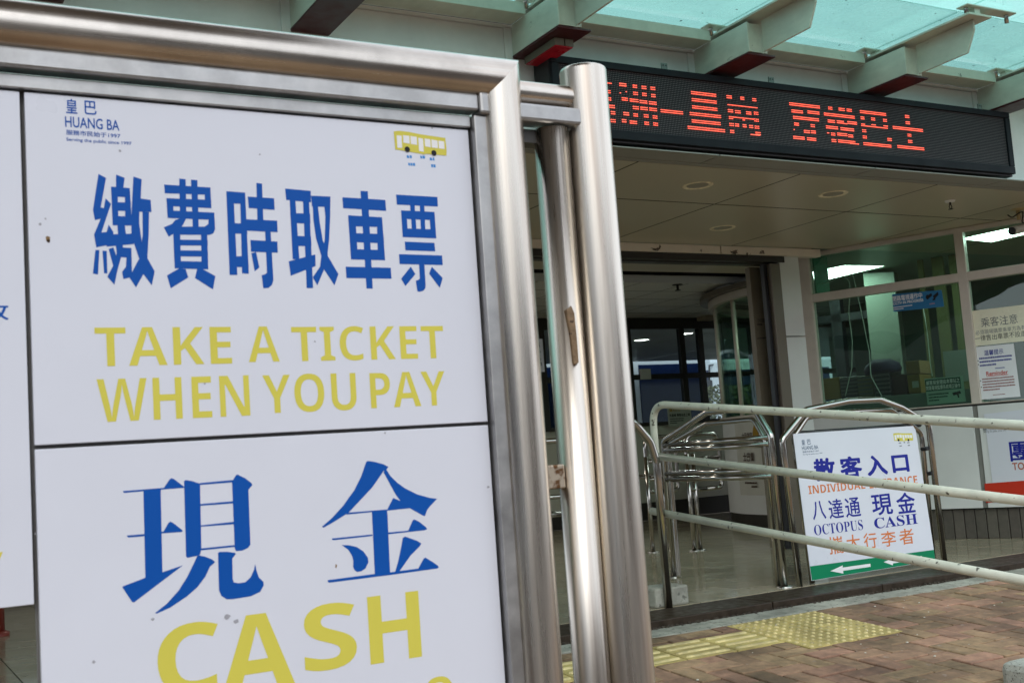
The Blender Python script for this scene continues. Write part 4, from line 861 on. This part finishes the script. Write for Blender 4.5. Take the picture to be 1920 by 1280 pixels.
# dirt on the panels
brown_d = mat('brown stain', (.22, .13, .05), .8, var=.4, vscale=200); grey_d = mat('grey scuff', (.33, .33, .36), .7, var=.3, vscale=100)
def blot(px, py, r, mt_, par, el=1):
    u, v = BP.px(px, py); shapes(BP, [[(u+r*random.uniform(.5, 1.1)*cos(a*pi/5)*el, v+r*random.uniform(.5, 1.1)*sin(a*pi/5)) for a in range(10)]], mt_, par, .0003, 'stain')
blot(90, 448, .0042, brown_d, pU, .7); blot(91, 452, .0025, mat('dark brown stain', (.10, .05, .02), .8), pU); blot(225, 283, .0018, grey_d, pU); blot(630, 1060, .0024, brown_d, pD, .6)
for px, py, r in ((426, 1155, .0035), (443, 1164, .003), (286, 1160, .002), (384, 719, .0012), (66, 1000, .001), (915, 912, .002), (176, 1240, .0018), (810, 240, .0015), (722, 811, .0013), (75, 420, .0016), (85, 410, .0014), (590, 640, .0012), (487, 290, .0013)): blot(px, py, r, grey_d, pU if py < 815 else pD, 1.2)
# ------------------------------------------------------------------ post beside the board
po = thing('steel_post', (.88, YBD, gz(YBD)), 'round brushed steel post with a second tube and rusty hinge right of the notice board', 'post')
xp = .879; RP = .0325; zt_ = 1.374
ptop = MB().tube([(xp, YBD, zg-.02), (xp, YBD, zt_-.004)], RP, 36, caps=False); ptop.lathe((xp, YBD, zt_-.004), [(RP, 0), (RP*.97, .003), (RP*.9, .0045), (.0005, .0048)], 36)
ptop.build('post', steel_v, po)
xq, yq, RQ = .8225, 1.304, .0238
MB().tube([(xq, yq, zg-.02), (xq, yq, 1.285)], RQ, 30).build('hinge_tube', steel_v, po)
MB().tube([(xtc, YBD, 1.331), (xp, YBD, 1.331)], .0165, 22, caps=False).build('cross_tube', steel_h, po)
c0 = z_of(1020, 238); c1 = z_of(1020, 206)
MB().box((xtc+.01, YBD-.022, c0), (xp-.02, YBD+.012, c1)).build('cross_bar', steel_flat, po, bevel=.004)
MB().box((xtc+.02, YBD+.004, c0-.022), (xp-.06, YBD+.03, c0-.004)).build('under_bar', dark_metal, po)  # dark metal stands in for shaded steel beneath the cross bar
B9 = Plane((0, YBD-.022, 0), (1, 0, 0), (0, 0, 1)); a = B9.px(1063, 578); b = B9.px(1085, 684)
hp = MB()
random.seed(3)
pts = [(a[0]-.001, a[1]-.002), (a[0]+.006, a[1]+.002), (b[0]-.004, a[1]+.004), (b[0], a[1]-.006), (b[0]+.001, (a[1]+b[1])/2), (b[0]+.001, b[1]+.003), (b[0]-.006, b[1]), (a[0]+.004, b[1]+.003), (a[0]+.003, (a[1]+b[1])/2)]
hp.prism([(x, YBD-.022, z) for x, z in pts], (0, .02, 0)); hp.build('rusty_plate', rust, po, bevel=.002)
a = B0.px(1022, 872); b = B0.px(1062, 914)
MB().box((a[0]-.004, YBD-.006, b[1]), (b[0]-.004, YBD+.02, a[1])).build('bracket', mat('stained steel', (.42, .36, .28), .5, .8, var=.2, spots=(.14, .07, .03), spotscale=50, spotcut=.55), po, bevel=.002)

# ================================================================== RAMP HANDRAIL
hr = thing('ramp_handrail', (3.62, 5.1, ZF), 'cream painted handrail of three sloping pipes along the brick ramp', 'handrail')
yl, yr, ye = 5.08, 2.85, 2.25
def railpts(yL, yR): a = onY(1222, yL, yl); b = onY(1910, yR, yr); return a, b, a+(b-a)*((yl-ye)/(yl-yr))
r1 = railpts(757, 797); r2 = railpts(854, 937); r3 = railpts(957.5, 1086)
rad = .0195
dz = r1[2]-r1[0]; bx_ = r1[0]
foot = V((r1[0].x, yl, ZF))
end = V((r1[2].x, ye, gz(ye)))
MB().tube(fillet([foot, V((foot.x, yl, bx_.z)), r1[2], V((r1[2].x, ye-.02, gz(ye)))], [.11, .11], 10), rad, 18).build('top_pipe', white_pipe, hr)
for r_ in (r2, r3): MB().tube([r_[0], r_[2]], rad*.98, 18).build('pipe', white_pipe, hr)
d0 = onG(1866, 1282)
blk = MB().box((foot.x-.16, 4.965, ZF), (foot.x+.055, 5.14, ZF+.10)); tag(blk.build('concrete_footing', concrete_m, bevel=.012), 'small rough concrete footing at the foot of the handrail', 'concrete block')
# rough kerb block at the lower right corner
q = onG(1872, 1290); kb = MB(); kz = onG(1880, 1282)
tag(MB().box((kz.x-.0, kz.y-.35, kz.z-.05), (kz.x+.5, kz.y+.01, kz.z+.085)).build('stone_block', mat('speckled granite', (.42, .42, .37), .85, var=.2, vscale=50, bump=.6, bscale=120, spots=(.15, .15, .13), spotscale=140, spotcut=.58), bevel=.03), 'pale speckled granite block on the brick paving, lower right corner', 'stone block')

# ================================================================== QUEUE BARRIERS
gq = 'polished steel queue barriers at the entrance'
# bent single barrier by the handrail
b1 = thing('queue_barrier', (3.6, 4.95, ZF), 'bent steel barrier tube standing on the step beside the handrail footing', 'barrier', gq)
P5 = Plane((0, 4.95, 0), (1, 0, 0), (0, 0, 1))
pp = [P5.px(*q) for q in ((1254, 1139), (1231, 866), (1219, 828), (1190, 794), (1140, 770), (1092, 772), (1062, 800), (1056, 860), (1080, 1165))]
MB().tube(fillet([P5.at(*q) for q in pp], .09, 5), .0215, 18).build('bent_tube', chrome, b1)
# barrier running into the hall from the sign
def arch(P, pts, r, nm, par, fl_=.1, mt_=chrome): return MB().tube(fillet([P.at(*q) for q in pts], fl_, 5), r, 14).build(nm, mt_, par)
b2 = thing('queue_barrier', (4.48, 5.5, ZF), 'steel barrier with two double bars running into the hall behind the handrail', 'barrier', gq)
xB = 4.47; PX_ = Plane((xB, 0, 0), (0, -1, 0), (0, 0, 1))
yn, yf_ = 5.02, 6.03
zn = onX(1463, 823, xB).z; zf2 = onX(1237, 838, xB).z; ztp = onX(1400, 769, xB).z
arch(PX_, [(-yf_, ZF), (-yf_, .885), (-yf_+.46, ztp+.012), (-yn-.12, ztp+.012), (-yn, .87), (-yn, ZF)], .019, 'arch_tube', b2, .05)
arch(PX_, [(-yf_-.0, ZF), (-yf_+.05, ZF), (-yf_+.05, .86), (-yf_+.45, ztp-.055), (-yn-.13, ztp-.055), (-yn-.05, .85), (-yn-.05, ZF)], .015, 'inner_tube', b2, .05)
for z in ((zn+zf2)/2-.0, (onX(1463, 886, xB).z+onX(1240, 890, xB).z)/2):
    for k in (-.024, .012): MB().tube([(xB, yn, z+k), (xB, yf_, z+k)], .0175, 12).build('bar', chrome, b2)
for y in (yn, yf_): MB().lathe((xB, y, ZF), [(.045, 0), (.045, .006), (.02, .008)], 18).build('base_flange', chrome_dull, b2)
# sign barrier, parallel to the facade
aL = radians(-2); us = V((cos(aL), sin(aL), 0)); lean = radians(3); bk = V((-us.y, us.x, 0))
Lg = onZ(1497, 1099, ZF)
PS0 = Plane(Lg, us, (0, 0, 1))
b3 = thing('queue_barrier', Lg, 'arched steel barrier carrying the white individual entrance sign', 'barrier', gq)
arch(PS0, [PS0.px(*q) for q in ((1500, 1099), (1466, 824), (1512, 768), (1590, 752), (1648, 749), (1690, 764), (1741, 794), (1772, 1062))], .0185, 'arch_tube', b3, .05)
PS1 = Plane(Lg-PS0.n*.05, us, (0, 0, 1))
arch(PS1, [PS1.px(*q) for q in ((1523, 1092), (1488, 820), (1512, 783), (1545, 775), (1670, 768), (1700, 790), (1728, 812), (1752, 1062))], .0155, 'inner_tube', b3, .05)
for k, (px0, py0, px1, py1) in enumerate(((1740, 840, 1728, 842), (1748, 886, 1738, 888))): MB().tube([PS0.at(*PS0.px(px0, py0)), PS1.at(*PS1.px(px1, py1))], .012, 8).build('spacer', black_m, b3)
MB().tube([PS1.at(*PS1.px(1498, 812)), PS1.at(*PS1.px(1725, 796))], .013, 8).build('cross_bar', black_m, b3)
ups = V((0, 0, 1))*cos(lean)+bk*sin(lean); So = onZ(1522, 1088, .06)
so_ = V((Lg.x, Lg.y, .03))+us*.06
PE = Plane(so_+PS0.n*.024, us, ups)
E4 = [PE.px(*q) for q in ((1487, 813), (1712, 798), (1717, 806), (1754, 1050), (1522, 1088))]
es_ = MB().prism([PE.at(q[0], q[1], -.004) for q in E4], PE.n*.004).build('entrance_sign', white_panel); tag(es_, 'white individual entrance sign with green arrow band hung on the steel barrier', 'sign')
px4 = [(1487, 813), (1716, 798), (1754, 1050), (1522, 1088)]
qe = quadmap(PE, px4)
G4 = [PE.px(*q) for q in ((1518.6, 1061), (1751, 1030), (1753.6, 1049.6), (1522.4, 1087.4))]; shapes(PE, [G4], green_ink, es_, .0004)
s8 = 1202/310
def pe(x, y): return PE.px(1480+x/s8, 780+y/s8)
def pt_(s, l, t, r, b, ink, bo=0, **k): return text(PE, s, PE.rect(1480+l/s8, 780+t/s8, 1480+r/s8, 780+b/s8), ink, es_, bo, h=.0008, **k)
for arw in ([(297, 1124), (388, 1082), (386, 1098), (588, 1070), (590, 1092), (390, 1122), (392, 1142)], [(685, 1058), (750, 1030), (752, 1042), (962, 1014), (966, 1036), (752, 1068), (752, 1082)]): shapes(PE, [[pe(*q) for q in arw]], white_ink, es_, .0012, 'arrow')
logo(PE, PE.rect(1480+90/s8, 780+165/s8, 1480+235/s8, 780+280/s8), es_, mat('dark teal print', (.01, .06, .14), .4)); bus_icon(PE, PE.rect(1480+760/s8, 780+118/s8, 1480+900/s8, 780+218/s8), es_, grey_ink)
for ch, l, t, r, b in (('散', 180, 303, 335, 468), ('客', 367, 290, 527, 446), ('入', 560, 282, 710, 430), ('口', 745, 280, 868, 408)): pt_(ch, l, t, r, b, navy_ink, .034)
pt_('𝗜𝗡𝗗𝗜𝗩𝗜𝗗𝗨𝗔𝗟', 136, 486, 552, 546, orange_ink, -.004); pt_('𝗘𝗡𝗧𝗥𝗔𝗡𝗖𝗘', 578, 446, 932, 508, orange_ink, -.004)
for ch, l, t, r, b in (('八', 165, 615, 262, 750), ('達', 285, 600, 390, 742), ('通', 405, 590, 515, 732)): pt_(ch, l, t, r, b, navy_ink, .010)
for ch, l, t, r, b in (('現', 598, 565, 748, 718), ('金', 778, 553, 915, 704)): pt_(ch, l, t, r, b, navy_ink, .016)
pt_('𝐎𝐂𝐓𝐎𝐏𝐔𝐒', 177, 770, 536, 846, navy_ink, -.006); pt_('𝐂𝐀𝐒𝐇', 614, 722, 932, 800, navy_ink, .002)
for ch, l, t, r, b in (('攜', 285, 872, 390, 1000), ('大', 415, 858, 515, 972), ('行', 540, 845, 636, 960), ('李', 668, 832, 775, 945), ('者', 798, 815, 905, 930)): pt_(ch, l, t, r, b, orange_ink, .008)
# loops further inside
def loop_barrier(x, y, w_, label, nlegs=(0, .09)):
    t_ = thing('queue_barrier', (x, y, ZF), label, 'barrier', gq); P = Plane((x, y, 0), (1, 0, 0), (0, 0, 1))
    pts = [(0, .62), (0, .90), (w_, .90), (w_, .50), (0, .50), (0, .62)]
    MB().tube(fillet([P.at(*q) for q in [(w_/2, .50), (0, .50), (0, .93), (w_, .93), (w_, .50), (w_/2, .50)]], [.05, .09, .09, .05], 6), .0175, 12).build('loop_tube', chrome, t_)
    for a in nlegs:
        MB().tube([P.at(a, ZF), P.at(a, .78)], .018, 12).build('leg', chrome, t_)
        MB().lathe(P.at(a, ZF), [(.045, 0), (.045, .006), (.02, .008)], 16).build('base_flange', chrome_dull, t_)
    for z in (.60, .74): MB().tube([P.at(0, z), P.at(w_, z)], .015, 10).build('bar', chrome, t_)
    MB().tube([P.at(.02, .62), P.at(.02, .62)+V((0, 1.3, 0))], .016, 10).build('bar', chrome, t_)
    return t_
q = onZ(1306, 1032, ZF); loop_barrier(q.x-.02, q.y, .33, 'rounded steel loop barrier in the middle of the hall floor, behind the double bars', (0, .06))
q = onY(1222, 1000, 7.6); loop_barrier(q.x, 7.6, .30, 'rounded steel loop barrier half hidden behind the bent tube', (.0, .16))
q = onY(1018, 950, 5.9); loop_barrier(q.x-.02, 5.95, .34, 'steel loop barrier seen through the gap beside the foreground post', (.0, .34))

# ================================================================== FAR THINGS
def spot_lamp(q, lab, watt):
    t_ = thing('spot_lamp', q, lab, 'ceiling lamp', 'lit round spot lamps')
    MB().lathe((q.x, q.y, q.z-.003), [(.0005, 0), (.10, 0)], 20).build('lamp_face', lamp_spot, t_); MB().lathe((q.x, q.y, q.z-.01), [(.10, .012), (.13, .0), (.14, .014)], 20).build('trim_ring', white_ink, t_)
    ld = bpy.data.lights.new('lamp_light', 'AREA'); ld.shape = 'DISK'; ld.size = .2; ld.energy = watt; ld.color = (1, .93, .82); lo = bpy.data.objects.new('lamp_light', ld); place(lo, (q.x, q.y, q.z-.02), t_)
spot_lamp(onZ(1203, 637, 2.325), 'lit round spot lamp on the bay ceiling, brighter left one', 14); spot_lamp(onZ(1285, 625, 2.325), 'lit round spot lamp on the bay ceiling, smaller right one', 14)
spot_lamp(V((3.3, 8.4, ZI-.002)), 'added lamp to brighten the hall, unseen on its ceiling behind the foreground post', 10); spot_lamp(V((4.3, 10.1, ZI-.002)), 'added lamp to brighten the hall, unseen near the back window behind the post', 10)  # two extra lamps, out of view, added to brighten the hall
coach_white = mat('white coach paint', (.70, .72, .72), .3, var=.04); coach_glass = mat('dark blue coach glass', (.008, .018, .06), .08, var=.2, rvar=.0, spec=.2)
def coach(x, y, L_, z0, lab, rot=0, body=coach_white):
    t_ = thing('coach', (x, y, z0), lab, 'coach', 'coaches at the terminus')
    W_ = 2.5; H_ = 3.3
    sec = [(0, .35), (0, 2.95), (.12, 3.2), (.4, H_), (W_-.4, H_), (W_-.12, 3.2), (W_, 2.95), (W_, .35)]
    MB().prism([(x, y+a, z0+b) for a, b in sec], (L_, 0, 0)).build('body', body, t_, bevel=.04)
    n = int(L_/1.55)
    for i in range(n):
        MB().box((x+.25+i*1.55, y-.012, z0+1.25), (x+.25+i*1.55+1.42, y+.01, z0+2.72)).build('window', coach_glass, t_, bevel=.01)
        MB().box((x+.25+i*1.55, y+W_-.01, z0+1.25), (x+.25+i*1.55+1.42, y+W_+.012, z0+2.72)).build('window', coach_glass, t_)
    MB().box((x-.012, y+.15, z0+1.15), (x+.01, y+W_-.15, z0+2.75)).build('windscreen', coach_glass, t_)
    for a in (1.9, L_-2.6):
        for yy in (y-.01, y+W_-.27):
            wl_ = MB().lathe((x+a, yy, z0+.5), [(.0005, 0), (.3, 0), (.5, .02), (.5, .26), (.3, .28), (.0005, .28)], 24, (0, 1, 0)).build('wheel', rubber, t_)
    for yy in (y+.2, y+W_-.2): MB().lathe((x-.02, yy, z0+.7), [(.0005, 0), (.1, .005), (.12, .03)], 14, (1, 0, 0)).build('headlight', lamp_spot if False else white_ink, t_)
    for yy, sg in ((y-.22, -1), (y+W_+.22, 1)):
        MB().tube([(x+.1, yy-sg*.25, z0+2.9), (x-.25, yy, z0+2.85), (x-.3, yy, z0+2.4)], .03, 8).build('mirror_arm', black_m, t_); MB().box((x-.36, yy-.1, z0+2.0), (x-.26, yy+.1, z0+2.42)).build('mirror', black_m, t_, bevel=.02)
    return t_
coach(2.35, 16.6, 11, -.42, 'white coach with dark blue windows parked beyond the back window')
coach(22.4, 27.5, 11, .3, 'second white coach further right behind the curved booth glass')
cf = coach(-5.0, -9.2, 11, -.6, 'white coach standing left of the camera, mirrored in the right office pane'); cf.rotation_euler.z = pi/2
# what the steel and the glass mirror: a shelter roof over the notice board, an unseen block added to darken the left pane and a depot across the lane
sh = thing('shelter_roof', (-1, 1, 3.3), 'grey shelter roof over the notice board, mirrored in the top tube', 'shelter')
for i in range(4): MB().box((-6.7+i*2.0, -.5, 3.35), (-6.7+i*2.0+1.97, 2.35, 3.45)).build('roof_panel', mat('brown grey roof', (.30, .26, .22), .6), sh)
for x in (-6, -2.2): MB().tube([(x, -.3, gz(-.3)-.1), (x, -.3, 3.35)], .07, 14).build('column', steel_flat, sh)
gblk = thing('added_grey_block', (-9, 6, 0), 'unseen grey block added far left, mirrored dark in the left office pane', 'building'); box('wall', (-12, 2.7, -.6), (-7.5, 6.2, 6), mat('grey block wall', (.22, .22, .20), .7), gblk)
dp = thing('depot', (0, -18, -.6), 'long dark depot across the lane behind the camera, mirrored in the steel', 'building'); box('wall', (-30, -24, -.6), (30, -18, 4.2), mat('depot wall', (.13, .10, .08), .8), dp); box('roof', (-30.5, -24.5, 4.2), (30.5, -17.4, 4.5), dark_metal, dp)
# clipped hedge between the bays, seen through the booth glass
q = onY(1405, 752, 20.5); hd = MB(); random.seed(11)
for k in range(2600):
    p = V((q.x+random.uniform(-1.6, 1.8), 20.5+random.uniform(-.4, .4), random.uniform(.9, 2.12))); a = V((random.gauss(0, 1), random.gauss(0, 1), random.gauss(0, 1))).normalized()*.06; b = a.cross(V((random.gauss(0, 1), random.gauss(0, 1), 1))).normalized()*.035
    hd.add([p-a, p+b, p+a, p-b], [(0, 1, 2, 3)])
hg = thing('hedge', (q.x, 20.5, -.5), 'olive clipped hedge in a planter seen through the curved booth glass', 'hedge'); hd.build('foliage', mat('olive leaves', (.10, .11, .04), .7, var=.4, vscale=3), hg, kind='stuff'); box('planter', (q.x-1.7, 20.05, -.6), (q.x+1.9, 20.95, .95), concrete_m, hg)
# red post at the left edge, on the tiles
q = onZ(-8, 1192, ZF); rp = thing('red_post', q, 'foot of a red painted post on the tiled floor, left edge', 'post')
MB().tube([q, q+V((0, 0, .9))], .05, 16).build('post', mat('red paint', (.22, .03, .02), .45), rp); MB().lathe(q, [(.075, 0), (.075, .02), (.05, .03)], 20).build('base', mat('red paint', (0, 0, 0)), rp)
